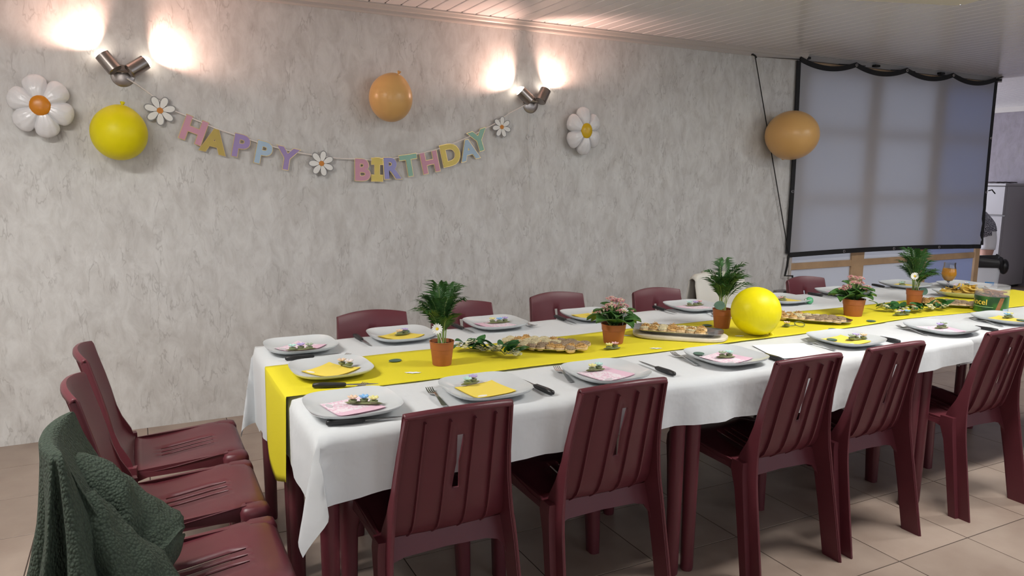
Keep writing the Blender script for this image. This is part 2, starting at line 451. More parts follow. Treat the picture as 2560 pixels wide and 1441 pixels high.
MB().tube([tl+Vector((0, -.008, .01)), hook+Vector((.02, -.01, -.005)), bl+Vector((-.01, -.008, -.01))], .0045, 5).build('cord', M_CORD, ec)
MB().tube([hook+Vector((0, .02, .012)), hook+Vector((0, -.005, .012)), hook+Vector((.015, -.015, 0)), hook+Vector((.03, -.015, -.012))], .007, 6).build('hook', M_BLACK, ec)
# socket strip and cable by the foot of the partition
ob = aty(1952, 735, WY-.02)
so = thing('wall_socket', 'grey wall socket with black plug low beside the partition', 'socket', (ob.x, WY, ob.z))
MB().cbox(-.07, .05, -.035, .0, -.035, .035, .004).build('socket_box', mat('grey_plastic', (.25, .24, .24), .5), so, smooth=False)
MB().lathe([(.0, 0), (.024, 0), (.028, .02), (.028, .06), (.012, .075), (0, .075)], 12).xf(Matrix.Translation((.03, -.035, 0)) @ Matrix.Rotation(R(90), 4, 'X')).build('plug', M_HANDLE, so)
cb = [Vector((.03, -.09, .01)), Vector((.05, -.11, .06)), Vector((.07, -.07, .16))]+[aty(px, py, SY-.02)-Vector((ob.x, WY, ob.z)) for px, py in ((1962, 690), (1968, 665), (1971, 640))]
MB().tube(cb, .010, 6).build('cable', M_CORD, so)

# ================================================================== SIDE ROOM: refrigerators, person, bin
M_FRIDGE = mat('fridge_enamel', (.34, .32, .33), .35)
def fridge(name, lab, x, y, w, d, h, split):
    t = thing(name, lab, 'refrigerator', (x, y, 0))
    MB().cbox(.05, w, 0, d, .03, h, .008).build('cabinet', M_FRIDGE, t, smooth=False)
    MB().cbox(-.01, w, -.005, d, h, h+.035, .006).build('top_panel', M_FRIDGE, t, smooth=False)
    dd = MB().cbox(0, .048, .004, d-.004, split+.006, h-.006, .01).build('door', M_FRIDGE, t, smooth=False)
    MB().cbox(-.03, 0, d-.07, d-.045, split+.05, split+.28, .005).build('handle', M_FRIDGE, dd, smooth=False)
    d2 = MB().cbox(0, .048, .004, d-.004, .06, split-.006, .01).build('door', M_FRIDGE, t, smooth=False)
    MB().cbox(-.03, 0, d-.07, d-.045, split-.3, split-.07, .005).build('handle', M_FRIDGE, d2, smooth=False)
    MB().box(.06, w-.04, .03, d-.03, 0, .03).build('foot', M_BLACK, t, smooth=False)
    return t
FX, FY = 10.42, 5.85
fridge('refrigerator', 'tall grey refrigerator standing behind the bending person', FX, FY, .64, .6, 1.40, 1.0)
f2 = at(2548, 716, 0)
fridge('refrigerator', 'grey appliance cut off by the right picture edge', FX-.02, 4.70, .64, .6, 1.22, .8)
tw = MB(); tw.grid(lambda u, v: (u, v, .004+.006*sin(u*40+v*30)+.004*sin(v*55)), frange(0, .4, 14), frange(0, .35, 10))
o = solid(tw.build('folded_cloth', mat('dark_cloth', (.10, .08, .085), .9), loc=(FX+.05, FY+.1, 1.445)), .006, 1)
tag(o, 'dark crumpled cloth lying on top of the refrigerator', 'cloth')

# person bending over the bin, seen from the side
def person():
    import bmesh
    base = aty(2452, 600, 5.60)
    X, Y = base.x, 5.60
    J = {'pel': (0, 0, .86), 'lum': (-.10, 0, .98), 'tho': (-.26, 0, 1.02), 'che': (-.42, 0, .99), 'nec': (-.56, 0, .95), 'hd': (-.64, 0, .88), 'hd2': (-.72, 0, .78)}
    P = []; Rr = []; E = []
    def add(p, r, par=None):
        P.append(p); Rr.append(r)
        if par is not None: E.append((par, len(P)-1))
        return len(P)-1
    pel = add((0, 0, .86), (.165, .15)); lum = add((-.12, 0, .97), (.14, .15), pel); tho = add((-.27, 0, 1.0), (.145, .16), lum)
    che = add((-.42, 0, .96), (.13, .15), tho); nec = add((-.53, 0, .90), (.055, .055), che); h1 = add((-.60, 0, .86), (.085, .08), nec); h2 = add((-.69, 0, .79), (.07, .07), h1)
    for s in (-1, 1):
        hip = add((.0, s*.09, .80), (.11, .11), pel); th = add((-.02, s*.10, .62), (.088, .088), hip); kn = add((-.03, s*.10, .47), (.06, .06), th)
        cf = add((.0, s*.10, .32), (.058, .058), kn); an = add((.03, s*.10, .09), (.036, .036), cf); he = add((.03, s*.10, .04), (.04, .03), an); to = add((-.14, s*.11, .03), (.032, .024), he)
        sh = add((-.45, s*.17, .93), (.06, .06), che); el = add((-.47, s*.20, .66), (.042, .042), sh); wr = add((-.52, s*.13, .46), (.028, .028), el)
        pa = add((-.54, s*.11, .40), (.03, .016), wr)
        for q, (dy, ln) in enumerate(((-.02, .075), (-.007, .085), (.007, .08), (.02, .065))):
            a = add((-.55, s*.11+dy, .36), (.009, .009), pa); b = add((-.56, s*.11+dy, .36-ln*.55), (.008, .008), a); add((-.55, s*.11+dy, .36-ln), (.007, .007), b)
        a = add((-.53, s*.11-s*.03, .375), (.009, .009), pa); add((-.535, s*.11-s*.04, .33), (.008, .008), a)
    me = bpy.data.meshes.new('person_skel'); me.from_pydata(P, E, []); o = bpy.data.objects.new('person_skel', me); COL.objects.link(o)
    md = o.modifiers.new('skin', 'SKIN'); md.use_smooth_shade = True
    for i, sv in enumerate(me.skin_vertices[0].data): sv.radius = Rr[i]; sv.use_root = (i == 0)
    ss = o.modifiers.new('sub', 'SUBSURF'); ss.levels = 2; ss.render_levels = 2
    dg = bpy.context.evaluated_depsgraph_get(); me2 = bpy.data.meshes.new_from_object(o.evaluated_get(dg))
    bpy.data.objects.remove(o)
    me2.materials.clear(); me2.materials.append(mat('skin', (.50, .28, .22), .5)); me2.shade_smooth()
    t = thing('person', 'person in patterned navy blouse and white shorts bending over the bin', 'person', (X, Y, 0))
    obj('body', me2, t)
    def cloth(name, test, off, m):
        bm = bmesh.new(); bm.from_mesh(me2); bm.normal_update()
        for v in bm.verts: v.co += v.normal*off
        bmesh.ops.delete(bm, geom=[f for f in bm.faces if not test(f.calc_center_median())], context='FACES')
        mm = bpy.data.meshes.new(name); bm.to_mesh(mm); bm.free(); mm.materials.clear(); mm.materials.append(m); mm.shade_smooth()
        return solid(obj(name, mm, t), .004)
    mb = bpy.data.materials.new('navy_pattern'); mb.use_nodes = True; nt = mb.node_tree
    tc = nt.nodes.new('ShaderNodeTexCoord'); vo = nt.nodes.new('ShaderNodeTexVoronoi'); vo.feature = 'DISTANCE_TO_EDGE'; vo.inputs['Scale'].default_value = 62
    rp = nt.nodes.new('ShaderNodeValToRGB'); rp.color_ramp.elements[0].position = .04; rp.color_ramp.elements[1].position = .14
    rp.color_ramp.elements[0].color = (.5, .5, .55, 1); rp.color_ramp.elements[1].color = (.012, .014, .04, 1)
    nt.links.new(tc.outputs['Object'], vo.inputs['Vector']); nt.links.new(vo.outputs['Distance'], rp.inputs[0]); nt.links.new(rp.outputs[0], nt.nodes['Principled BSDF'].inputs['Base Color'])
    cloth('blouse', lambda c: c.x > -.535 and c.z > .60 and c.z > .86+.75*c.x and not (c.z < .78 and c.x > -.3), .016, mb)
    cloth('shorts', lambda c: c.z > .60 and c.x > -.22 and c.z < .90+.75*c.x+.04, .010, mat('white_shorts', (.75, .75, .78), .8))
    cloth('hair', lambda c: c.x < -.60 and (c.z > .80 or c.x > -.6), .012, mat('hair_brown', (.05, .03, .02), .7))
    for sg in (-1, 1): cloth('shoe', lambda c: c.z < .062 and c.y*sg > 0, .008, mat('dark_shoe', (.03, .03, .035), .6))
person()
# bin with a black liner
bp = aty(2457, 690, 5.05)
bn = thing('waste_bin', 'white waste bin with black liner beside the bending person', 'bin', (bp.x, 5.05, 0), R(-58))
def ringr(w, d, z, r=.04, n=5):
    pts = []
    for cx, cy, a0 in ((w-r, d-r, 0), (-w+r, d-r, 90), (-w+r, -d+r, 180), (w-r, -d+r, 270)):
        for q in range(n): a = R(a0+90*q/(n-1)); pts.append((cx+r*cos(a), cy+r*sin(a), z))
    return pts
MB().loft([ringr(.13, .15, 0), ringr(.135, .155, .02), ringr(.16, .18, .56), ringr(.15, .17, .56), ringr(.13, .15, .1)]).build('bin_body', mat('bin_white', (.72, .76, .82), .4), bn)
lm = MB()
rgs = []
for q, (w, z) in enumerate(((.155, .50), (.172, .47), (.178, .53), (.172, .585), (.15, .60), (.14, .52))):
    rr = ringr(w, w+.02, z)
    rgs.append([(p[0]+.008*sin(i*2.1+q), p[1]+.008*cos(i*1.7+q*2), p[2]+.02*sin(i*1.3+q)) for i, p in enumerate(rr)])
lm.loft(rgs, caps=False).build('bin_liner', mat('black_bag', (.01, .01, .012), .3), bn)
MB().ell((.19, -.1, .50), (.05, .06, .09), 10, 7).build('bag_knot', mat('black_bag', (.01, .01, .012), .3), bn)
MB().grid(lambda u, v: (u, -.156-(v-.02)*.0463-.002, v), frange(.02, .11, 4), frange(.285, .32, 3)).build('blue_emblem', mat('blue_print', (.04, .33, .75), .5), bn)

# ================================================================== CEILING FIXTURE
M_CREAM = mat('cream_housing', (.78, .74, .62), .45)
M_TUBE = bpy.data.materials.new('lit_diffuser'); M_TUBE.use_nodes = True
_d = M_TUBE.node_tree.nodes['Principled BSDF']; _d.inputs['Emission Color'].default_value = (1, .98, .94, 1); _d.inputs['Emission Strength'].default_value = 6
def ceiling_light(x, y, rz, lab, lit):
    cf = thing('ceiling_light', lab, 'ceiling light', (x, y, CZ), rz)
    MB().loft([ringr(.60, .15, -.001, .06), ringr(.60, .15, -.045, .06), ringr(.575, .125, -.06, .05)]).build('housing', M_CREAM, cf)
    MB().lathe([(.0, -.068), (.006, -.066), (.007, -.06)], 8, (.55, .1, .002)).build('screw', M_STEEL, cf)
    if lit:
        MB().loft([ringr(.54, .09, -.0605, .04), ringr(.53, .08, -.070, .04)]).build('diffuser', M_TUBE, cf)
        l = bpy.data.lights.new('tube_light', 'AREA'); l.shape = 'RECTANGLE'; l.size = 1.1; l.size_y = .18; l.energy = lit; l.color = (1, .97, .93)
        o = bpy.data.objects.new('tube_light', l); COL.objects.link(o); o.parent = cf; o.location = (0, 0, -.075)
_c = at(2404, 13, CZ-.05)
ceiling_light(_c.x-.951*.60-.309*.15, _c.y+.309*.60-.951*.15, R(-18), 'cream ceiling light housing at the upper right picture edge', 0)
for q, (x, y) in enumerate(((-1.0, 2.3), (2.9, 1.45), (5.6, 1.45))):
    ceiling_light(x, y, 0, 'lit cream ceiling light above the near side of the table, %s' % ('left', 'middle', 'right')[q], (62, 44, 44)[q])

# ================================================================== WALL LAMPS
M_NICKEL = mat('brushed_nickel', (.34, .30, .28), .3, metal=1)
M_BULB = bpy.data.materials.new('bulb'); M_BULB.use_nodes = True
_b = M_BULB.node_tree.nodes['Principled BSDF']; _b.inputs['Emission Color'].default_value = (1, .86, .72, 1); _b.inputs['Emission Strength'].default_value = 10
def wall_lamp(px, py, heads, lab, power):
    p = aty(px, py, WY)
    t = thing('wall_lamp', lab, 'wall lamp', (p.x, WY, p.z), 0, 'twin spot wall lamps')
    MB().lathe([(0, .013), (.045, .011), (.057, .005), (.059, 0)], 28).xf(Matrix.Rotation(R(90), 4, 'X')).build('base_plate', M_NICKEL, t)
    MB().tube([(-.035, -.05, .02), (.035, -.05, .02)], .008, 8).build('swivel_bar', M_NICKEL, t)
    MB().tube([(0, -.02, .02), (0, -.05, .02)], .01, 8).build('arm', M_NICKEL, t)
    for hx, d in heads:
        d = Vector(d).normalized(); M = Matrix.Translation((hx, -.075, .015)) @ d.to_track_quat('Z', 'Y').to_matrix().to_4x4()
        h = MB().lathe([(0, 0), (.034, 0), (.038, .004), (.038, .100), (.0362, .100), (.035, .06), (0, .058)], 28).xf(M).build('lamp_head', M_NICKEL, t)
        MB().lathe([(.0, .130), (.012, .127), (.024, .117), (.0335, .103), (.0335, .065), (0, .065)], 20).xf(M).build('bulb', M_BULB, h)
        l = bpy.data.lights.new('spot', 'SPOT'); l.energy = power; l.color = (1, .60, .47); l.spot_size = R(124); l.spot_blend = .75; l.shadow_soft_size = .02
        so_ = bpy.data.objects.new('spot', l); COL.objects.link(so_); so_.parent = t
        so_.location = Vector((hx, -.075, .015))+d*.138; so_.rotation_euler = d.to_track_quat('-Z', 'Y').to_euler()
wall_lamp(307, 190, [(-.032, (-.58, .16, .80)), (.032, (.80, .16, .58))], 'brushed metal twin spot lamp above the yellow wall balloon', 19)
wall_lamp(1326, 262, [(-.036, (-.74, .14, .66)), (.036, (.52, .22, .82))], 'brushed metal twin spot lamp right of the orange wall balloon', 19)

# ================================================================== TABLES
TZ = .75
M_TABLE = M_PLAST
tb = thing('dining_table', 'x', 'table', (0, 0, 0), 0, 'maroon tables pushed together under the cloths')
TL, TW = 1.315, .575
MB().cbox(-TL/2, TL/2, -TW/2, TW/2, .715, .742, .006).build('table_top', M_TABLE, tb, smooth=False)
for sy in (-1, 1): MB().cbox(-TL/2+.05, TL/2-.05, sy*(TW/2-.04)-.01, sy*(TW/2-.04)+.01, .66, .715, .003).build('apron', M_TABLE, tb, smooth=False)
for sx in (-1, 1):
    MB().cbox(sx*(TL/2-.04)-.01, sx*(TL/2-.04)+.01, -TW/2+.05, TW/2-.05, .66, .715, .003).build('apron', M_TABLE, tb, smooth=False)
    for sy in (-1, 1):
        MB().lathe([(.022, 0), (.024, .01), (.030, .70), (.030, .715)], 14, (sx*(TL/2-.031), sy*(TW/2-.031), 0)).build('leg', M_TABLE, tb)
rows = [(2.245, 'near'), (2.835, 'wall-side')]
colsx = [1.065, 2.39, 3.715]
ords = ['at the left end', 'second from the left end', 'third from the left end', 'fourth from the left end']
first = True
for ry, rn in rows:
    for q, cx in enumerate(colsx):
        lab = 'maroon table under white cloth, %s row, %s' % (rn, ords[q])
        if first: tb.location = (cx, ry, 0); tb['label'] = lab; first = False
        else: dup(tb, (cx, ry, 0), 0, lab)

et = dup(tb, (4.675, 2.575, 0), PI/2, 'maroon table set crosswise under white cloth at the right end'); et.scale = (.92, 1, 1)

# ================================================================== TABLECLOTHS
def cloth(name, x0, x1, y0, y1, z, dW, dE, dS, dN, lab, seed=0, kW=.10):
    """dW(y), dE(y), dS(x), dN(x): hanging length on each side (None = stops flat at the edge)."""
    rnd = random.Random(seed); ph = [rnd.uniform(0, 6) for _ in range(8)]
    ux = frange(0, 1, 9); nx = int((x1-x0)/.035); ny = int((y1-y0)/.035)
    us = [('W', 1-q/8) for q in range(8)] if dW else []
    us += [('C', q/nx) for q in range(nx+1)]
    if dE: us += [('E', (q+1)/8) for q in range(8)]
    vs_ = [('S', 1-q/8) for q in range(8)] if dS else []
    vs_ += [('C', q/ny) for q in range(ny+1)]
    if dN: vs_ += [('N', (q+1)/8) for q in range(8)]
    def side_wave(s, d, k):
        return (.014*sin(s*9+ph[k])+.010*sin(s*21+ph[k+1])+.004*sin(s*47+ph[k+2]))*min(1, d/.15)*(.4 if k == 0 else 1)+.006
    def f(u, v):
        ku, tu = u; kv, tv = v
        X = x0+(x1-x0)*tu if ku == 'C' else (x0 if ku == 'W' else x1)
        Y = y0+(y1-y0)*tv if kv == 'C' else (y0 if kv == 'S' else y1)
        a = tu*(dW(Y) if ku == 'W' else dE(Y)) if ku != 'C' else 0
        b = tv*(dS(X) if kv == 'S' else dN(X)) if kv != 'C' else 0
        ox = -1 if ku == 'W' else 1; oy = -1 if kv == 'S' else 1
        if a == 0 and b == 0:
            e = min(X-x0 if dW else 9, x1-X if dE else 9, Y-y0 if dS else 9, y1-Y if dN else 9)
            zz = z + .0008*sin(X*31+ph[2])*sin(Y*27+ph[3])
            if e < .001: zz -= .005
            return (X, Y, zz)
        if b == 0: return (X+ox*(side_wave(Y, a, 0)+.004), Y, z-.004-a)
        if a == 0: return (X, Y+oy*(side_wave(X, b, 2)+.004), z-.004-b)
        r = math.hypot(a, b); th = math.atan2(b, a)
        D = kW*r*sin(2*th)**1.0; lat = .34*r*sin(2*th)*cos(2*th)
        sw = side_wave(Y, a, 0)*cos(th)**2 + side_wave(X, b, 2)*sin(th)**2
        dx = ox*(D*.707+lat*.707+side_wave(Y, a, 0)*cos(th)**2+.004); dy = oy*(D*.707-lat*.707+side_wave(X, b, 2)*sin(th)**2+.004)
        return (X+dx, Y+dy, z-.004-math.sqrt(max(0, r*r-D*D)))
    o = MB().grid(f, us, vs_).build(name, M_CLOTH, None, ang=75)
    return tag(o, lab, 'tablecloth')
def dS1(x): return .165+.02*math.exp(-((x-2.35)/.25)**2)-.06*max(0, min(1, (x-2.55)/.35))+.015*sin(x*3.1)+.02*math.exp(-((x-.405)/.12)**2)
def dW1(y): return .265+.05*sin(y*4.5+.6)+(.02 if y > 3 else 0)
cloth('tablecloth', .405, 3.32, 1.94, 3.135, TZ, dW1, None, dS1, lambda x: .2, 'white cotton tablecloth hanging over the left end of the table', 1)
cloth('tablecloth', 3.27, 5.06, 1.965, 3.20, TZ+.0025, lambda y: .02, lambda y: .2, lambda x: .13+.01*sin(x*5), lambda x: .2, 'white tablecloth on the far right half of the long table', 2)

# runner
def runner():
    nx = 120
    path = []
    for q in range(13): path.append((.398-.010*(1-q/12)-.004*sin(q*.6), -.38*(1-q/12)))
    def edge_n(x): return 2.318+.02*max(0, (x-.4)/5)+.006*sin(x*2.3)+.012*math.exp(-((x-3.55)/.3)**2)*2
    def edge_f(x): return 2.742+.004*sin(x*3.1)-.01*max(0, (x-3)/3)
    pts = [('d', d) for d in frange(1, 0.001, 14)]+[('t', x) for x in frange(.394, 5.072, nx)]+[('e', d) for d in frange(.05, 1, 8)]
    def f(u, v):
        k, s = u
        if k == 'd':
            L = lerp_tab([(0, .28), (.3, .325), (.48, .35), (.75, .31), (1, .27)], v)
            y = 2.318+.424*v - .02*s*(v-.5)
            return (.386-.008*s+.006*sin(v*7)*s, y, TZ+.001-L*s)
        x = s if k == 't' else 5.072
        y = edge_n(x)+(edge_f(x)-edge_n(x))*v
        if k == 'e': return (5.086+.03*s, y, TZ+.004-.24*s)
        rise = .003*max(0, sin(x*6.1+v*2))*(1 if v in (0, 1) else .3)
        return (x if x > .40 else .388, y, TZ+.0045+rise)
    o = MB().grid(f, pts, frange(0, 1, 15)).build('table_runner', M_RUN, ang=75)
    return tag(solid(o, .0008, 1), 'bright yellow paper runner down the middle of the table', 'table runner')
runner()
RZ = TZ+.0062       # top of the runner

# ================================================================== CHAIRS
BACK_ROWS = [(-.194, .806, .160, .035), (-.193, .815, .161, .035), (-.189, .8195, .1615, .035), (-.183, .820, .162, .035), (-.178, .812, .163, .035), (-.170, .78, .164, .035),
    (-.160, .742, .166, .034), (-.154, .72, .168, .034), (-.146, .69, .171, .034), (-.139, .66, .173, .033), (-.132, .63, .176, .032), (-.124, .59, .179, .031), (-.121, .575, .18, .03),
    (-.108, .515, .184, .027), (-.096, .468, .187, .022), (-.080, .436, .189, .014), (-.058, .416, .190, .007)]
SEAT_ROWS = [(-.058, .416, .190, .007), (-.03, .409, .192, .002), (.0, .408, .193, 0), (.03, .410, .194, 0), (.07, .414, .195, 0), (.12, .421, .196, 0), (.17, .428, .197, 0), (.215, .434, .198, 0), (.232, .4345, .198, 0), (.240, .435, .174, 0), (.262, .435, .172, 0),
    (.288, .432, .172, 0), (.305, .423, .172, 0), (.316, .408, .172, 0), (.320, .385, .172, 0), (.318, .365, .172, 0)]
UC = [-1, -.97, -.82, -.6, -.4, -.215, -.167, None, None, .167, .215, .4, .6, .82, .97, 1]
def shell(rows, slot, seat):
    vs = []; fs = []; n = len(UC)
    for (y, z, hw, sag) in rows:
        w = .024 if seat else .028+.035*abs((z-.66)/.085)
        w = min(w, .066)
        for k, u in enumerate(UC):
            if u is None: u = -w if k == 7 else w
            dish = -.010*(1-u*u) if seat else 0
            lip = .006*max(0, abs(u)-.9)/.1 if seat else 0
            crown = 0 if seat else .015*(1-u*u)*max(0, min(1, (z-.70)/.10))
            vs.append((u*hw, y-sag*(1-u*u), z+crown+dish*(1 if -.03 < y < .29 else .3)-lip))
    for i in range(len(rows)-1):
        zc = (rows[i][1]+rows[i+1][1])/2; yc = (rows[i][0]+rows[i+1][0])/2
        for k in range(n-1):
            if seat:
                if .03 <= yc <= .215 and k in (5, 7, 9): continue
            elif .575 <= zc <= .742 and k == 7 and i > 4: continue
            fs.append((i*n+k, i*n+k+1, (i+1)*n+k+1, (i+1)*n+k))
    return vs, fs
def shell_y(z, x):
    for a, b in zip(BACK_ROWS[4:], BACK_ROWS[5:]):
        if b[1] <= z <= a[1]:
            t = (a[1]-z)/(a[1]-b[1]); y = a[0]+(b[0]-a[0])*t; hw = a[2]+(b[2]-a[2])*t; sg = a[3]+(b[3]-a[3])*t
            return y-sg*(1-(x/hw)**2)
    return -.062
def make_chair():
    t = thing('dining_chair', 'x', 'chair', (0, 0, 0), 0, 'maroon plastic chairs around the table')
    vs, fs = shell(BACK_ROWS, True, False)
    b = solid(MB().add(vs, fs).build('backrest', M_PLAST, t, ang=60), .008)
    for x in (-.105, -.036, .036, .105):
        m = MB(); rings = []
        for z in (.800, .74, .68, .62, .56, .51, .485, .455, .432, .418):
            ys = shell_y(min(z, .811), x); dp = .013 if z > .44 else .007
            fx = x*(1+(.82-z)*.28)
            rings.append([(fx-.0035, ys+.002, z), (fx+.0035, ys+.002, z), (fx+.0022, ys-dp, z-.004), (fx-.0022, ys-dp, z-.004)])
        m.loft(rings).build('rib', M_PLAST, b, smooth=False)
    vs, fs = shell(SEAT_ROWS, True, True)
    solid(MB().add(vs, fs).build('seat', M_PLAST, t, ang=60), .004)
    LV = [(.812, -.199, -.182, .161), (.74, -.180, -.160, .167), (.66, -.162, -.139, .173), (.58, -.150, -.121, .180), (.51, -.148, -.098, .186), (.455, -.150, -.070, .191), (.41, -.155, -.058, .196), (.37, -.160, -.072, .199), (.33, -.166, -.086, .201), (.2, -.188, -.112, .206), (0, -.222, -.145, .212)]
    for s in (-1, 1):
        m = MB()
        m.loft([[(s*x, yr, z), (s*x, yf, z), (s*(x-.012), yf, z), (s*(x-.012), yr, z)] for z, yr, yf, x in LV])
        m.tube([(s*(x-.004), yr, z) for z, yr, yf, x in LV], .0045, 6)
        m.loft([[(s*x0, a, z), (s*x0, b_, z), (s*x1, b_-.004, z), (s*x1, a+.004, z)] for z, a, b_, x0, x1 in
                ((.432, -.115, -.050, .185, .214), (.40, -.117, -.050, .19, .218), (.33, -.128, -.078, .196, .222), (.2, -.148, -.104, .2, .226), (0, -.178, -.138, .206, .230))])
        m.build('leg', M_PLAST, t, ang=35)
        def rr(cx, cy, w, d, z): 
            c = min(w, d)*.45
            return [(s*(cx+px*w+qx*c), cy+py*d+qy*c, z) for px, py, qx, qy in ((1, -1, -1, 0), (1, -1, 0, 1), (1, 1, 0, -1), (1, 1, -1, 0), (-1, 1, 1, 0), (-1, 1, 0, -1), (-1, -1, 0, 1), (-1, -1, 1, 0))]
        MB().loft([rr(.190, .275, .018, .026, .430), rr(.190, .275, .028, .038, .4255), rr(.1905, .275, .035, .045, .411), rr(.192, .277, .036, .044, .38), rr(.201, .276, .026, .033, .30), rr(.204, .268, .022, .028, .1), rr(.205, .264, .020, .026, 0)]).build('leg', M_PLAST, t, ang=50)
        MB().add([(s*.190, -.07, .412), (s*.195, .25, .432), (s*.197, .25, .385), (s*.197, .16, .388), (s*.197, -.02, .385), (s*.197, -.07, .37), (s*.186, -.07, .412), (s*.172, .25, .432), (s*.180, .25, .385), (s*.190, .16, .388), (s*.190, -.02, .385), (s*.190, -.07, .37)],
                 [(0, 1, 2, 3, 4, 5), (11, 10, 9, 8, 7, 6), (0, 6, 7, 1), (1, 7, 8, 2), (2, 8, 9, 3), (3, 9, 10, 4), (4, 10, 11, 5), (5, 11, 6, 0)]).build('apron', M_PLAST, t, smooth=False)
    poly = [(-.192, .42), (.192, .42), (.194, .285), (.186, .325), (.168, .352), (.13, .362), (0, .366), (-.13, .362), (-.168, .352), (-.186, .325), (-.194, .285)]
    MB().prism(poly, .010, lambda a, b_, c: (a, -.062-c-(.42-b_)*.3, b_)).build('rear_apron', M_PLAST, t, smooth=False)
    return t
ch0 = make_chair()
CH = []
def chair(x, y, rz, lab):
    if not CH: ch0.location = (x, y, 0); ch0.rotation_euler = (0, 0, rz); ch0['label'] = lab; CH.append(ch0); return ch0
    c = dup(ch0, (x, y, 0), rz, lab); CH.append(c); return c
for q, (x, y, a, w) in enumerate([(.762, 1.99, 0, 'leftmost on the near side, back to the viewer'), (1.314, 1.99, 0, 'second from left on the near side'), (2.120, 1.985, 0, 'third from left on the near side'),
        (2.597, 1.985, 0, 'fourth from left on the near side'), (3.322, 1.965, R(-1), 'rightmost on the near side at the picture edge')]):
    chair(x, y, a, 'maroon plastic chair, '+w)
for x, y, a, w in [(.938, 3.06, 0, 'leftmost of those facing us along the wall'), (1.415, 3.13, 0, 'behind the first potted palm on the wall side'), (1.998, 3.19, 0, 'on the wall side behind the large canape platter'),
        (2.600, 3.10, 0, 'on the wall side right of the first pink flowers'), (3.800, 3.11, 0, 'on the wall side in front of the partition')]:
    chair(x, y, PI+a, 'maroon plastic chair '+w)
chair(0.0, 2.985, -PI/2, 'empty maroon chair at the table end, farthest of three')
chair(0.0, 2.49, -PI/2, 'empty maroon chair at the table end, middle of three')
chair(0.0, 1.99, -PI/2, 'maroon chair at the table end with green jacket over it')
wc = chair(3.36, 3.43, PI, 'maroon chair covered by a cream cloth behind the yellow balloon')

# cream cloth over that chair
def drape(name, cx, cy, rz, m, lab, cat, w=.19, h0=.835, hem=.40):
    def f(u, v):      # u along the width, v front hem -> over the top -> rear hem
        x = (u*2-1)*(w+.02+.02*abs(v-.5)*2)
        rag = .02*sin(u*13)+.015*sin(u*29)
        if v < .45:
            k = v/.45; z = hem+rag+(h0-hem)*k; y = shell_y(max(.46, min(z, .81)), max(-.16, min(.16, x)))+.016+.02*(1-k)+.008*sin(u*18+1)*(1-k)
        elif v < .55:
            k = (v-.45)/.1; z = h0+.014*sin(PI*k); y = shell_y(.81, max(-.16, min(.16, x)))+.016-.06*k
        else:
            k = (v-.55)/.45; z = h0-(h0-hem)*k+rag; y = shell_y(.81, max(-.16, min(.16, x)))-.044-.05*k-.010*sin(u*15)*k
        edge = max(0, abs(u*2-1)-.86)/.14
        return (x, y, z-.03*edge)
    o = MB().grid(f, frange(0, 1, 25), frange(0, 1, 41)).build(name, m, None, ang=75, loc=(cx, cy, 0), rot=(0, 0, rz))
    return tag(solid(o, .004), lab, cat)
drape('chair_drape', 3.36, 3.43, PI, mat('cream_fabric', (.72, .70, .64), .9, bump=.1, bscale=50), 'cream cloth hung over a chair back behind the yellow balloon', 'cloth')

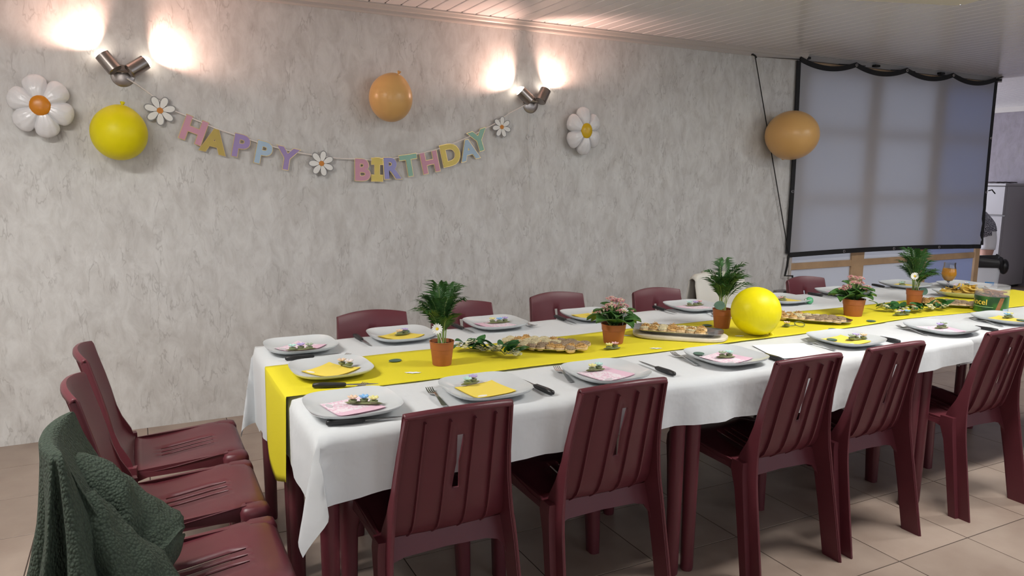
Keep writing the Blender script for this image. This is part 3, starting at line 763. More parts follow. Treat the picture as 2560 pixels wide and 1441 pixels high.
# ================================================================== GREEN JACKET
def jacket():
    m = bpy.data.materials.new('green_seersucker'); m.use_nodes = True; nt = m.node_tree; N = nt.nodes; L = nt.links
    b = N['Principled BSDF']; b.inputs['Roughness'].default_value = .9
    tc = N.new('ShaderNodeTexCoord'); mp = N.new('ShaderNodeMapping'); mp.inputs['Scale'].default_value = (150, 150, 115)
    L.new(tc.outputs['Object'], mp.inputs['Vector'])
    vo = N.new('ShaderNodeTexVoronoi'); vo.inputs['Scale'].default_value = 1; vo.inputs['Randomness'].default_value = .85; L.new(mp.outputs[0], vo.inputs['Vector'])
    bp_ = N.new('ShaderNodeBump'); bp_.inputs['Strength'].default_value = .75; bp_.inputs['Distance'].default_value = .006; bp_.invert = True
    L.new(vo.outputs['Distance'], bp_.inputs['Height']); L.new(bp_.outputs[0], b.inputs['Normal'])
    rp = N.new('ShaderNodeValToRGB'); rp.color_ramp.elements[0].color = (.044, .066, .044, 1); rp.color_ramp.elements[1].color = (.017, .028, .019, 1)
    L.new(vo.outputs['Distance'], rp.inputs[0]); L.new(rp.outputs[0], b.inputs['Base Color'])
    t = thing('jacket', 'dark green textured jacket draped over the nearest end chair', 'jacket', (0.0, 1.99, 0), -PI/2)
    # hung over the backrest: rings around the back from the collar down, folds growing downwards
    us = frange(0, 1, 129); rows = []
    Z = [.839, .836, .829, .815, .79, .755, .72, .68, .64, .59, .54, .48, .42, .36, .30, .24, .18, .12]
    AX = [(.10, .30), (.30, .28), (.50, .25), (.65, .222), (.75, .20), (.80, .187), (.86, .17)]
    YR = [(.10, -.345), (.30, -.31), (.50, -.262), (.65, -.225), (.80, -.202), (.86, -.198)]
    YF = [(.10, .03), (.30, .02), (.46, -.01), (.55, -.055), (.65, -.095), (.75, -.135), (.83, -.163), (.86, -.168)]
    def ring(z, u):
        k = max(0, (.84-z)/.74); a = 2*PI*u
        ax = lerp_tab(AX, z); yr = lerp_tab(YR, z); yf = lerp_tab(YF, z); yc = (yr+yf)/2; ay = (yf-yr)/2
        if z > .8375: ax *= .90; ay *= .40
        elif z > .832: ax *= .97; ay *= .80
        cx_ = math.copysign(abs(cos(a))**.62, cos(a)); sy_ = math.copysign(abs(sin(a))**.62, sin(a))
        near = max(0, cx_)
        amp = k**.7*(.022+.040*near)
        fold = amp*(sin(a*8+.6+1.5*k)+.5*sin(a*13+2.1))+.007*k*sin(a*23+1)
        r = 1+fold/.2
        x = cx_*ax*r; y = yc+sy_*ay*(1+fold/.12) - .038*(1-min(1, cx_*cx_))*max(0, 1-k*2.2)
        return (x, y, z + .010*sin(a*3)*k)
    MB().grid(lambda z, u: ring(z, u), Z, us).build('jacket_body', m, t, ang=80)
    MB().add([ring(Z[0], u) for u in us[:-1]], [tuple(range(128))]).build('collar', m, t, ang=80)
    # bunched front panel and sleeve thrown over the seat
    def tubef(path, rads, seed, sq=.7):
        N_ = len(path); rings = []
        for i in range(N_):
            p = Vector(path[i]); tdir = (Vector(path[min(i+1, N_-1)])-Vector(path[max(i-1, 0)])).normalized()
            s1 = tdir.cross(Vector((0, 0, 1))).normalized(); s2 = s1.cross(tdir)
            ring_ = []
            for q in range(40):
                a = 2*PI*q/40; rr = rads[i]*(1+.11*sin(a*3+seed+i*.5)+.09*sin(a*5+i*.9+seed*2)+.05*sin(i*1.9+seed))
                ring_.append(p+s1*cos(a)*rr+s2*sin(a)*rr*sq)
            rings.append(ring_)
        return rings
    def smooth_path(pts, n):
        out = []
        P_ = [Vector(p) for p in pts]
        for q in range(n):
            s = q/(n-1)*(len(P_)-1); i = min(int(s), len(P_)-2); f_ = s-i
            p0, p1, p2, p3 = P_[max(i-1, 0)], P_[i], P_[i+1], P_[min(i+2, len(P_)-1)]
            out.append(.5*((2*p1)+(-p0+p2)*f_+(2*p0-5*p1+4*p2-p3)*f_**2+(-p0+3*p1-3*p2+p3)*f_**3))
        return out
    pth = smooth_path([(-.03, -.175, .76), (-.02, -.12, .68), (.0, -.055, .58), (.04, .005, .505), (.055, .035, .49)], 22)
    rad = [lerp_tab([(0, .02), (.25, .085), (.6, .10), (.86, .088), (.95, .06), (1, .012)], i/21) for i in range(22)]
    MB().loft(tubef(pth, rad, 1.0, .62)).build('front_panel', m, t, ang=80)
    pth = smooth_path([(.13, -.15, .72), (.16, -.11, .62), (.19, -.05, .52), (.215, -.02, .40), (.225, -.01, .26)], 22)
    rad = [lerp_tab([(0, .03), (.2, .06), (.6, .085), (1, .08)], i/21) for i in range(22)]
    MB().loft(tubef(pth, rad, 2.3, .75)).build('sleeve', m, t, ang=80)
jacket()

# ================================================================== GARLAND
GY = WY-.022
gl = thing('birthday_garland', 'pastel letter garland reading HAPPY BIRTHDAY strung between wall lamps', 'garland', (0, GY, 0))
def G(px, py): p = aty(px, py, GY); return Vector((p.x, 0, p.z))
sp = [(318, 198), (345, 213), (385, 243), (430, 275), (470, 292), (540, 322), (600, 342), (650, 358), (700, 372), (735, 380), (780, 388), (840, 396), (890, 398), (950, 402), (1000, 393), (1060, 382), (1105, 370), (1150, 352), (1190, 334), (1232, 312), (1270, 285), (1310, 262)]
pts = [G(*p) for p in sp]; pts[0].y = -.03; pts[-1].y = -.03
for p_ in pts[1:-1]: p_.y = -.006
MB().tube(pts, .0035, 6).build('string', M_STRING, gl)
def letter_mesh(chr_, offset, ext, m):
    cu = bpy.data.curves.new('letter', 'FONT'); cu.body = chr_; cu.size = .19; cu.align_x = 'CENTER'; cu.align_y = 'CENTER'
    cu.extrude = ext; cu.offset = offset; cu.resolution_u = 4
    o = bpy.data.objects.new('letter_tmp', cu); COL.objects.link(o)
    dg = bpy.context.evaluated_depsgraph_get(); me = bpy.data.meshes.new_from_object(o.evaluated_get(dg)); bpy.data.objects.remove(o)
    if chr_ == 'I':
        import bmesh
        bm = bmesh.new(); bm.from_mesh(me)
        for zz in (-1, 1):
            r = bmesh.ops.create_cube(bm, size=1)
            for v in r['verts']: v.co = Vector((v.co.x*(.062+2*offset), v.co.y*(.026+2*offset)+zz*.056, v.co.z*2.6*ext))
        bm.to_mesh(me); bm.free()
    me.materials.clear(); me.materials.append(m)
    cx = [v.co.x for v in me.vertices]; cy = [v.co.y for v in me.vertices]
    mx, my = (max(cx)+min(cx))/2, (max(cy)+min(cy))/2
    for v in me.vertices: v.co.x -= mx; v.co.y -= my
    return me
PINK, LIL, YEL, BLU, MIN, PER = (.62, .32, .42), (.36, .27, .52), (.72, .58, .16), (.42, .56, .70), (.30, .52, .42), (.33, .33, .62)
LET = [('H', 484, 326, -21, PINK, 1.02), ('A', 536, 353, -13, (.50, .38, .10), 1.0), ('P', 603, 366, -12, LIL, .98), ('P', 659, 383, -13, BLU, .98), ('Y', 717, 397, -11, LIL, .98),  # first A: yellow darkened to olive, its shade put into the card colour
       ('B', 906, 425, -1, PINK, 1.0), ('I', 942, 424, -1, YEL, 1.0), ('R', 981, 421, 2, PER, 1.0), ('T', 1022, 414, 9, MIN, 1.02), ('H', 1074, 406, 12, PINK, 1.0), ('D', 1126, 387, 13, YEL, 1.05), ('A', 1171, 375, 14, BLU, 1.0), ('Y', 1197, 352, 18, MIN, 1.02)]
for q, (ch_, px, py, rot, colr, s) in enumerate(LET):
    p = G(px, py); dep = project(Vector((p.x, GY, p.z)))[2]
    sc_ = s*.93
    foreshort = 1
    o = obj('letter', letter_mesh(ch_, .0075, .0008, mat('card_'+'%.2f%.2f' % colr[:2], colr, .6)), gl, (p.x, -.009, p.z), (R(90), R(-rot), 0), sc_)
    tag(o, 'pastel card letter '+ch_)
    obj('gold_edge', letter_mesh(ch_, .0108, .0006, M_CARDG), o, (0, 0, -.0025))
def daisy_card(px, py, rot, s):
    p = G(px, py); o = None
    m = MB(); m2 = MB(); m3 = MB()
    def petal(mm, k, w, l, z, r0=.012):
        a = 2*PI*k/7+rot; ring = []
        for i in range(18):
            th = 2*PI*i/18; rx = (l/2)*cos(th); ry = w/2*sin(th)*(1+.25*cos(th))
            x_, y_ = r0+l/2+rx, ry
            ring.append((x_*cos(a)-y_*sin(a), x_*sin(a)+y_*cos(a)))
        mm.prism(ring, .0012, lambda a_, b_, c: (a_, -z-c, b_))
    for k in range(7): petal(m2, k, .042, .078, 0, .006); petal(m, k, .033, .066, .0015, .012)
    e = MB().lathe([(0, .0), (.002, 0)], 4)
    o = m2.build('daisy_card', mat('grey_outline', (.30, .30, .30), .6), gl, smooth=False, loc=(p.x, -.008, p.z)); o.scale = (s, s, s)
    m.build('petals', M_WHITEF, o, smooth=False)
    m3.prism([(.017*cos(2*PI*i/9), .017*sin(2*PI*i/9)) for i in range(9)], .003, lambda a, b, c: (a, -.002-c, b)).build('disc', mat('orange_disc', (.62, .24, .04), .6), o, smooth=False)
daisy_card(400, 277, .2, .98); daisy_card(803, 409, .45, .95); daisy_card(1253, 318, .6, .86)
# clear fishing line hanging from the right lamp
fp = [aty(1322, 285, WY-.01), aty(1321, 330, WY-.01), aty(1320, 350, WY-.012), aty(1324, 400, WY-.008), aty(1326, 480, WY-.008)]
fi = thing('clear_line', 'clear plastic line dangling below the right wall lamp', 'line', (0, 0, 0))
M_CLEAR = mat('clear_plastic', (.85, .82, .80), .15, alpha=.55)
MB().tube(fp, .0016, 5).build('line', M_CLEAR, fi)
pq = aty(1321, 342, WY-.012)
MB().tube([pq+Vector((.012*cos(2*PI*i/12), 0, .016*sin(2*PI*i/12))) for i in range(12)], .003, 5, closed=True).build('loop', M_CLEAR, fi)

# ================================================================== BALLOONS
def balloon(px, py, rx_px, ry_px, wally, m, lab, knot, wall=True, base=None):
    if wall:
        c = aty(px, py, WY-.17); dep = project(c)[2]
        r = rx_px/F_PX*dep; rz = ry_px/F_PX*dep; c = aty(px, py, WY-r*.98-.004)
        dep = project(c)[2]; r = rx_px/F_PX*dep; rz = ry_px/F_PX*dep
    else:
        c = base; dep = project(c)[2]; r = rx_px/F_PX*dep; rz = ry_px/F_PX*dep; c = Vector((c.x, c.y, RZ+rz+.002))
    t = thing('balloon', lab, 'balloon', c)
    kd = Vector(knot).normalized(); Mr = kd.to_track_quat('Z', 'Y').to_matrix()
    vs = []; n = 40; nv = 26; m_ = MB()
    for i in range(nv+1):
        th = PI*i/nv
        for k in range(n):
            a = 2*PI*k/n; q = Vector((sin(th)*cos(a), sin(th)*sin(a), cos(th)))
            q.z *= 1+.07*max(0, cos(th))**6
            q = Mr @ q
            vs.append((q.x*r, q.y*r, q.z*rz))
    fs = [(i*n+k, (i+1)*n+k, (i+1)*n+(k+1) % n, i*n+(k+1) % n) for i in range(nv) for k in range(n)]
    m_.add(vs, fs).build('balloon_skin', m, t)
    kp = Mr @ Vector((0, 0, 1.06))
    kp = Vector((kp.x*r, kp.y*r, kp.z*rz))
    MB().lathe([(.007, 0), (.005, .006), (.010, .014), (.012, .022), (0, .02)], 10).xf(Matrix.Translation(kp) @ Mr.to_4x4()).build('knot', m, t)
    return t
M_BY = mat('yellow_latex', (.78, .68, .003), .42, spec=.35)
M_BO = mat('peach_latex', (.72, .42, .15), .30, spec=.5)
balloon(298, 333, 65, 67, 0, M_BY, 'yellow balloon fixed to the wall below the left lamp', (.15, .25, .95))
balloon(977, 245, 54, 59, 0, M_BO, 'peach balloon fixed to the wall between the two lamps', (.2, -.45, .86))
balloon(1980, 338, 65, 60, 0, M_BO, 'orange balloon at the left edge of the projection screen', (.2, .5, -.8))
balloon(1882, 783, 60.5, 60, 0, M_BY, 'bright yellow balloon resting on the table runner', (.5, -.2, -.75), False, at(1886, 838, RZ))

# foil daisies
def foil_daisy(px, py, w_px, h_px, rot, colr, cname, lab):
    c = aty(px, py, WY-.05); dep = project(c)[2]; a_ = w_px/2/F_PX*dep*1.06; b_ = h_px/2/F_PX*dep
    t = thing('foil_balloon', lab, 'balloon', (c.x, WY-.062, c.z))
    n = 168
    def outline(a):
        k = ((a-rot)/(2*PI/6)) % 1.0 - .5
        return .67+.33*math.sqrt(max(0, 1-(abs(k)*2)**2.3))
    def f(rr, q):
        a = 2*PI*q/n; o_ = outline(a); k = ((a-rot)/(2*PI/6)) % 1.0-.5
        hh = .060*math.sqrt(max(0, 1-rr**2.4))*(1-.42*(abs(k)*2)**4*min(1, rr*1.6))
        hh *= .62+.38*min(1, rr*1.7) if rr < .6 else 1
        wob = .003*sin(a*23+rr*9)*rr
        return (o_*rr*cos(a)*a_, -hh-wob*.6, o_*rr*sin(a)*b_)
    m = MB(); rs = [0, .15, .3, .42, .54, .65, .75, .84, .91, .96, .99, 1]
    m.grid(f, rs, list(range(n+1)))
    m.grid(lambda rr, q: (lambda p: (p[0], -p[1]*.9+0, p[2]))(f(rr, q)), rs, list(range(n+1)))
    m.build('foil_petals', mat('white_foil', (.78, .77, .78), .2, spec=.6, bump=.3, bscale=30), t, ang=60)
    MB().ell((0, -.045, 0), (.064*a_/.2, .016, .064*b_/.2), 20, 10).build('foil_centre', mat(cname, colr, .3, spec=.5), t)
foil_daisy(103, 266, 138, 156, .20, (.62, .22, .012), 'orange_foil', 'white foil daisy balloon with orange centre at far left')
foil_daisy(1456, 328, 96, 118, .04, (.66, .42, .01), 'yellow_foil', 'white foil daisy balloon with yellow centre right of the right lamp')

# ================================================================== TABLEWARE
def plate_h(x, y, h=.14):         # height of the plate surface at a point
    r = (abs(x/h)**3.4+abs(y/h)**3.4)**(1/3.4)
    e = max(0, r-.45)/.55
    return .005+.020*e**1.9+.007*(max(0, (x*x+y*y)/(h*h)-.8))
def plate_mesh():
    m = MB(); h = .14; n = 72; rs = [0, .2, .35, .45, .55, .65, .75, .84, .92, .97, 1]
    def xy(rr, q):
        a = 2*PI*q/n; k = (abs(cos(a))**3.4+abs(sin(a))**3.4)**(-1/3.4)
        return rr*k*h*cos(a), rr*k*h*sin(a)
    m.grid(lambda rr, q: (lambda p: (p[0], p[1], plate_h(*p)))(xy(rr, q)), rs, list(range(n+1)))
    m.grid(lambda rr, q: (lambda p: (p[0], p[1], max(0, plate_h(*p)-.0055*(1-.6*(rr > .98)))))(xy(rr*.995, q)), rs, list(range(n+1)))
    m.grid(lambda k, q: (lambda p: (p[0], p[1], plate_h(*p)-(.0022 if k else 0)))(xy(.995 if k else 1, q)), [0, 1], list(range(n+1)))
    return m.mesh('plate', M_PLATE, ang=60)
PLATE = plate_mesh()
def napkin_mat(name, base, pale, printed):
    m = bpy.data.materials.new(name); m.use_nodes = True; nt = m.node_tree; N = nt.nodes; L = nt.links
    b = N['Principled BSDF']; b.inputs['Roughness'].default_value = .9; b.inputs['Base Color'].default_value = base+(1,)
    if printed:
        tc = N.new('ShaderNodeTexCoord'); n = N.new('ShaderNodeTexNoise'); n.inputs['Scale'].default_value = 55; n.inputs['Detail'].default_value = 3; n.inputs['Distortion'].default_value = 1.8
        L.new(tc.outputs['Object'], n.inputs['Vector'])
        r = N.new('ShaderNodeValToRGB'); r.color_ramp.elements[0].position = .44; r.color_ramp.elements[1].position = .52
        r.color_ramp.elements[0].color = base+(1,); r.color_ramp.elements[1].color = pale+(1,); L.new(n.outputs['Fac'], r.inputs[0])
        sx = N.new('ShaderNodeSeparateXYZ'); L.new(tc.outputs['Object'], sx.inputs[0])
        ls = N.new('ShaderNodeMath'); ls.operation = 'LESS_THAN'; ls.inputs[1].default_value = .032; L.new(sx.outputs[0], ls.inputs[0])
        mx = N.new('ShaderNodeMix'); mx.data_type = 'RGBA'; mx.inputs[6].default_value = base+(1,)
        L.new(ls.outputs[0], mx.inputs[0]); L.new(r.outputs[0], mx.inputs[7]); L.new(mx.outputs[2], b.inputs['Base Color'])
    return m
M_NP = napkin_mat('pink_napkin', (.74, .50, .61), (.80, .72, .77), True)
M_NY = napkin_mat('yellow_napkin', (.84, .66, .10), (.9, .8, .4), False)
def napkin_mesh(m, rot, w=.078):
    c_, s_ = cos(rot), sin(rot)
    g_ = MB()
    def f(u, v, dz):
        x, y = u*c_-v*s_, u*s_+v*c_
        return (u, v, plate_h(x, y)+.0012+dz)
    us = frange(-w, w, 9)
    for dz in (.0, .0022): g_.grid(lambda u, v: f(u, v*.98, dz+(.0015 if (dz and u > w*.9) else 0)), us, us)
    return g_.mesh('napkin', m, ang=60)
def clip_thing(p, rz, cols, lab, tilt=0, base=None, group='clay flower clips'):
    t = thing('flower_clip', lab, 'flower clip', p, rz, group); t.scale = (1.35, 1.35, 1.35)
    n = len(cols); L_ = .020*n
    MB().ell((0, 0, .003), (L_*.75, .008, .003), 12, 6).build('clip_base', base or mat('clip_green', (.20, .22, .10), .6), t)
    for i, c_ in enumerate(cols):
        x = (i-(n-1)/2)*.024; m = MB()
        for k in range(6):
            a = 2*PI*k/6+i; M = Matrix.Translation((x, (i % 2)*.008-.004, .013)) @ Matrix.Rotation(a, 4, 'Z') @ Matrix.Rotation(R(-28), 4, 'Y')
            m.ell(M @ Vector((.0075, 0, .0)), (.0062, .0042, .0022), 8, 5, 0, M.to_3x3())
        f_ = m.build('flower', mat('clay_%.2f%.2f%.2f' % c_, c_, .6), t)
        MB().ell((x, (i % 2)*.008-.004, .015), (.0028, .0028, .0028), 6, 4).build('flower_eye', mat('clay_%.2f%.2f%.2f' % tuple(min(1, q*1.25) for q in c_), tuple(min(1, q*1.25) for q in c_), .6), f_)
        MB().lathe([(0, .004), (.008, .005), (.010, .010), (0, .012)], 10, (x, (i % 2)*.008-.004, 0)).build('cup', mat('cup_green', (.22, .26, .13), .7), t)
    return t
def fork_mesh():
    m = MB()
    def strip(pts, w):      # pts (y,z), w list
        vs = []
        for (y, z), ww in zip(pts, w):
            vs += [(-ww, y, z), (ww, y, z), (ww, y, z+.0022), (-ww, y, z+.0022)]
        fs = []
        for i in range(len(pts)-1):
            for (a, b) in ((0, 1), (1, 2), (2, 3), (3, 0)): fs.append((4*i+a, 4*i+b, 4*i+4+b, 4*i+4+a))
        fs += [(3, 2, 1, 0), tuple(4*(len(pts)-1)+k for k in range(4))]
        m.add(vs, fs)
    strip([(-.185, .001), (-.175, .001), (-.12, .006), (-.08, .010), (-.062, .005), (-.052, .003), (-.042, .0022)], [.006, .009, .0055, .0035, .004, .010, .0125])
    for x in (-.0102, -.0034, .0034, .0102):
        vs = []
        for y, z, ww in ((-.044, .0022, .0023), (-.02, .004, .0020), (0, .010, .0012)):
            vs += [(x-ww, y, z), (x+ww, y, z), (x+ww, y, z+.002), (x-ww, y, z+.002)]
        fs = [(4*i+a, 4*i+b, 4*i+4+b, 4*i+4+a) for i in range(2) for (a, b) in ((0, 1), (1, 2), (2, 3), (3, 0))]+[(3, 2, 1, 0), (8, 9, 10, 11)]
        m.add(vs, fs)
    return m.mesh('fork', M_STEEL, ang=50)
FORK = fork_mesh()
def knife_parts():
    h = MB(); rings = []
    for y, w, z0, z1 in ((-.215, .004, .003, .010), (-.211, .009, .001, .014), (-.18, .0105, 0, .0155), (-.14, .009, 0, .014), (-.112, .0085, .001, .013), (-.106, .0065, .003, .011)):
        rings.append([(-w, y, (z0+z1)/2), (-w*.7, y, z0), (w*.7, y, z0), (w, y, (z0+z1)/2), (w*.7, y, z1), (-w*.7, y, z1)])
    h.loft(rings)
    b = MB()
    b.prism([(-.006, -.108), (-.007, -.06), (-.006, -.03), (0, 0), (.005, -.02), (.0065, -.06), (.006, -.108)], .0016, lambda a, c, d: (a, c, .006+d))
    return h.mesh('handle', M_HANDLE, ang=50), b.mesh('blade', M_BLADE, ang=50)
KH, KB = knife_parts()
def dirz(tip, end):
    d = tip-end; return math.atan2(-d.x, d.y)
def fork(tip, end, where, z=TZ+.001):
    a, b = at(tip[0], tip[1], z), at(end[0], end[1], z)
    o = obj('fork', FORK, None, (a.x, a.y, z+.002), (0, 0, dirz(a, b)))
    return tag(o, 'steel table fork at '+where, 'fork', 'place setting forks')
def knife(tip, end, where, z=TZ+.001):
    a, b = at(tip[0], tip[1], z), at(end[0], end[1], z)
    t = thing('knife', 'black-handled knife at '+where, 'knife', (a.x, a.y, z+.002), dirz(a, b), 'place setting knives')
    # put the handle end on its own spot
    d = (a-b).normalized(); o_ = b+d*.215; t.location = (o_.x, o_.y, z+.002)
    obj('handle', KH, t); obj('blade', KB, t)
CP = dict(w=(.80, .72, .72), p=(.72, .42, .42), y=(.78, .74, .32), b=(.25, .50, .80), m=(.50, .74, .68), l=(.46, .38, .68), o=(.80, .60, .44), g=(.35, .42, .30))
def setting(px, py, rz, napk, nrot, noff, cols, coff, crz, where, leaf=None, short=None):
    c = at(px, py, TZ+.012)
    p = tag(obj('plate', PLATE, None, (c.x, c.y, (RZ+.001 if 'middle place' in where else TZ+.004) if py > 760 else TZ+.006), (0, 0, rz)), 'white square porcelain plate at '+where, 'plate', 'place setting plates')
    z0 = p.location.z
    nm = 'pink printed' if napk == 'p' else 'plain yellow'
    # napkin lies in the plate's hollow
    nr = nrot
    n = thing('napkin', '%s paper napkin on the plate at %s' % (nm, where), 'napkin', (c.x, c.y, z0), rz+nr, 'folded paper napkins')
    obj('napkin_sheet', napkin_mesh(M_NP if napk == 'p' else M_NY, nr, .074), n)
    if napk == 'y' or True:
        e = MB(); e.prism([(-.046+.018*cos(2*PI*i/16), -.055+.009*sin(2*PI*i/16)) for i in range(16)], .0004, lambda a, b, d: (a, b, plate_h(*(Matrix.Rotation(nr, 2) @ Vector((a, b))))+.0040+d))
        e.build('napkin_badge', mat('badge_white', (.82, .80, .74), .8) if napk == 'y' else mat('badge_grey', (.55, .53, .56), .8), n)
    ca, sa = cos(rz), sin(rz)
    fx, fy = coff
    zz = z0+plate_h(fx, fy)+.0045
    clip_thing((c.x+fx*ca-fy*sa, c.y+fx*sa+fy*ca, zz), rz+crz, [CP[k] for k in cols], 'small clay flower clip on the plate at '+where)
    if leaf:
        lx, ly = leaf; eucal((c.x+lx*ca-ly*sa, c.y+lx*sa+ly*ca, z0+plate_h(lx, ly)+.0045), rz+1, 'round grey-green leaf on the plate at '+where)
def eucal(p, rz, lab, s=1.0, tilt=0):
    poly = [(.026*cos(2*PI*i/20)*(1-.12*cos(2*PI*i/20)), .021*sin(2*PI*i/20)) for i in range(20)]
    t = thing('round_leaf', lab, 'leaf', p, rz, 'round grey-green leaves'); t.scale = (s, s, s)
    MB().prism(poly, .0012, lambda a, b, c: (a, b, c+.002*(a*a+b*b)/.0006)).build('leaf_blade', M_EUC, t)
    MB().tube([(-.033, 0, .0006), (.0, 0, .0016), (.02, 0, .0014)], .0009, 5).build('midrib', mat('midrib', (.25, .32, .24), .6), t)
    return t
EA = R(-90)
setting(752, 869, EA, 'p', R(40), None, 'mlg', (.055, -.01), R(80), 'the wall-side place of the left table end')
setting(828, 929, EA, 'y', R(35), None, 'ow', (-.03, .06), R(20), 'the middle place of the left table end')
setting(882, 1017, EA, 'p', R(12), None, 'oby', (-.005, .035), R(60), 'the nearest place of the left table end')
knife((862, 888), (713, 903), 'the wall-side place of the left table end'); knife((950, 966), (781, 971), 'the middle place of the left table end', RZ); knife((1003, 1049), (815, 1066), 'the nearest place of the left table end')
fork((873, 892), (800, 915), 'the middle place of the left table end'); fork((914, 966), (840, 995), 'the nearest place of the left table end')
NW = ['the first near-side place from the left', 'the second near-side place from the left', 'the third near-side place from the left', 'the fourth near-side place from the left', 'the fifth near-side place from the left', 'the last near-side place beside the pretzel tub']
setting(1213, 975, 0, 'y', R(8), None, 'ml', (-.02, .075), R(15), NW[0])
setting(1514, 936, 0, 'p', R(14), None, 'ym', (-.01, .05), R(-5), NW[1])
setting(1814, 896, 0, 'p', R(12), None, 'gm', (.0, .0), R(-20), NW[2], (-.06, .085))
setting(2114, 852, 0, 'y', R(6), None, 'glo', (.05, -.015), R(-8), NW[3], (-.05, .03))
setting(2352, 824, 0, 'p', R(-14), None, 'lg', (.02, .01), R(-12), NW[4])
setting(2516, 800, 0, 'y', R(4), None, 'by', (.05, .02), R(-10), NW[5], (.04, -.05))
fork((1072, 978), (1120, 1026), NW[0]); fork((1390, 924), (1450, 977), NW[1]); fork((1681, 888), (1783, 932), NW[2]); fork((2006, 855), (2118, 887), NW[3]); fork((2243, 820), (2363, 852), NW[4]); fork((2433, 801), (2530, 825), NW[5])
knife((1318, 962), (1383, 991), NW[0]); knife((1605, 912), (1687, 943), NW[1]); knife((1874, 880), (1958, 908), NW[2]); knife((2178, 844), (2250, 861), NW[3]); knife((2415, 818), (2495, 832), NW[4])
FWn = ['the first wall-side place from the left', 'the wall-side place behind the first palm', 'the wall-side place behind the first pink flowers', 'the wall-side place left of the second palm', 'the wall-side place right of the yellow balloon', 'the wall-side place behind the second pink flowers', 'the wall-side place behind the third palm']
setting(1003, 841, PI, 'y', R(30), None, 'lo', (-.01, -.015), R(10), FWn[0], (-.04, -.07))
setting(1238, 812, PI, 'p', R(10), None, 'lby', (-.03, -.02), R(-5), FWn[1])
setting(1478, 791, PI, 'y', R(5), None, 'go', (-.03, .0), R(5), FWn[2])
setting(1732, 769, PI, 'p', R(12), None, 'plm', (-.04, -.03), R(-5), FWn[3])
setting(1957, 752, PI, 'y', R(4), None, 'gp', (.03, .02), R(0), FWn[4])
setting(2106, 734, PI, 'p', R(-16), None, 'mw', (-.05, .0), R(5), FWn[5])
setting(2262, 715, PI, 'y', R(4), None, 'gm', (.03, .0), R(0), FWn[6])
setting(2408, 716, PI, 'p', R(10), None, 'bw', (.0, .02), R(0), 'the wall-side place behind the potato chips')
knife((927, 869), (886, 843), FWn[0]); knife((1198, 841), (1130, 816), FWn[1]); knife((1448, 817), (1387, 795), FWn[2]); knife((1703, 791), (1633, 771), FWn[3]); knife((2102, 752), (2020, 737), FWn[5]); knife((2262, 731), (2180, 715), FWn[6])
fork((1339, 820), (1298, 806), FWn[1]); fork((1094, 848), (1060, 836), FWn[0]); fork((1795, 795), (1770, 785), FWn[3])
# sheet of paper
a, b, c, d = at(1880, 866, TZ), at(2010, 861, TZ), at(2066, 893, TZ), at(1945, 900, TZ)
o = MB().add([tuple(p)[:2]+(TZ+h,) for h in (.0035, .0047) for p in (a, b, c, d)], [(3, 2, 1, 0), (4, 5, 6, 7), (0, 1, 5, 4), (1, 2, 6, 5), (2, 3, 7, 6), (3, 0, 4, 7)]).build('paper_sheet', mat('white_paper', (.86, .88, .92), .8), smooth=False)
tag(o, 'blank white paper sheet on the cloth between two near places', 'paper')

# ================================================================== POTTED PLANTS
def pot(t, r=.047, h=.086):
    MB().lathe([(0, 0), (r*.74, 0), (r*.76, .002), (r*.90, h*.70), (r*.93, h*.71), (r*.965, h), (r*1.0, h+.001), (r*1.0, h+.004), (r*.95, h+.004), (r*.92, h*.8), (0, h*.8)], 36).build('pot', M_POT, t)
    m = MB(); m.lathe([(r*.93, h*.88), (r*.6, h*.90), (0, h*.92)], 24).build('soil', M_SOIL, t)
    return h*.9
def palm(px, py, height, spread, nf, seed, lab, bias=(0, 0), s=1.0):
    p = at(px, py, RZ); t = thing('potted_palm', lab, 'potted plant', (p.x, p.y, RZ))
    hz = pot(t, .0465*s, .086*s); rnd = random.Random(seed)
    for q in range(nf):
        a = 2*PI*q/nf+rnd.uniform(-.3, .3); out = rnd.uniform(.35, 1.0)*spread; lowf = rnd.random() < .33; out *= 1.15 if lowf else .85; top = height*(rnd.uniform(.38, .62) if lowf else rnd.uniform(.68, 1.0)*(1.08-.3*out/spread))
        bx, by = .014*cos(a), .014*sin(a); m = MB()
        ex, ey = cos(a)*out+bias[0]*rnd.uniform(.3, 1), sin(a)*out+bias[1]*rnd.uniform(.3, 1)
        P = []
        for i in range(11):
            k = i/10; P.append(Vector((bx+ex*k**2.1, by+ey*k**2.1, hz+top*(1.25*k-.25*k**3.0*(1+.5*out/spread)))))
        m.tube(P, [.0016*(1-.7*i/10) for i in range(11)], 5, 1)
        for i in range(34):
            k = .36+.64*i/33; f_ = k*10; j = min(int(f_), 9); pt_ = P[j].lerp(P[j+1], f_-j); dr = (P[j+1]-P[j]).normalized()
            sd = dr.cross(Vector((0, 0, 1)));
            if sd.length < .1: sd = Vector((-sin(a), cos(a), 0))
            sd.normalize(); sgn = 1 if i % 2 else -1
            ln = (.088-.034*abs(k-.65)/.35)*rnd.uniform(.75, 1.15)*s; w = .0034*s
            dd = (sd*sgn*.75+dr*.75+Vector((0, 0, .12))).normalized(); nrm = dd.cross(dr).normalized(); wv = dd.cross(nrm).normalized()
            m_ = pt_+dd*ln*.45+Vector((0, 0, .004)); tip = pt_+dd*ln+Vector((0, 0, -.22*ln-.004))
            m.add([pt_, m_+wv*w, m_+nrm*.0006, m_-wv*w, tip], [(0, 1, 2), (0, 2, 3), (1, 4, 2), (2, 4, 3)])
        m.build('frond', [M_LEAF, M_STEM], t, smooth=True, ang=80)
    return t
palm(1105, 911, .285, .08, 20, 3, 'terracotta pot with tall bushy parlour palm, leftmost on the runner', (.0, 0))
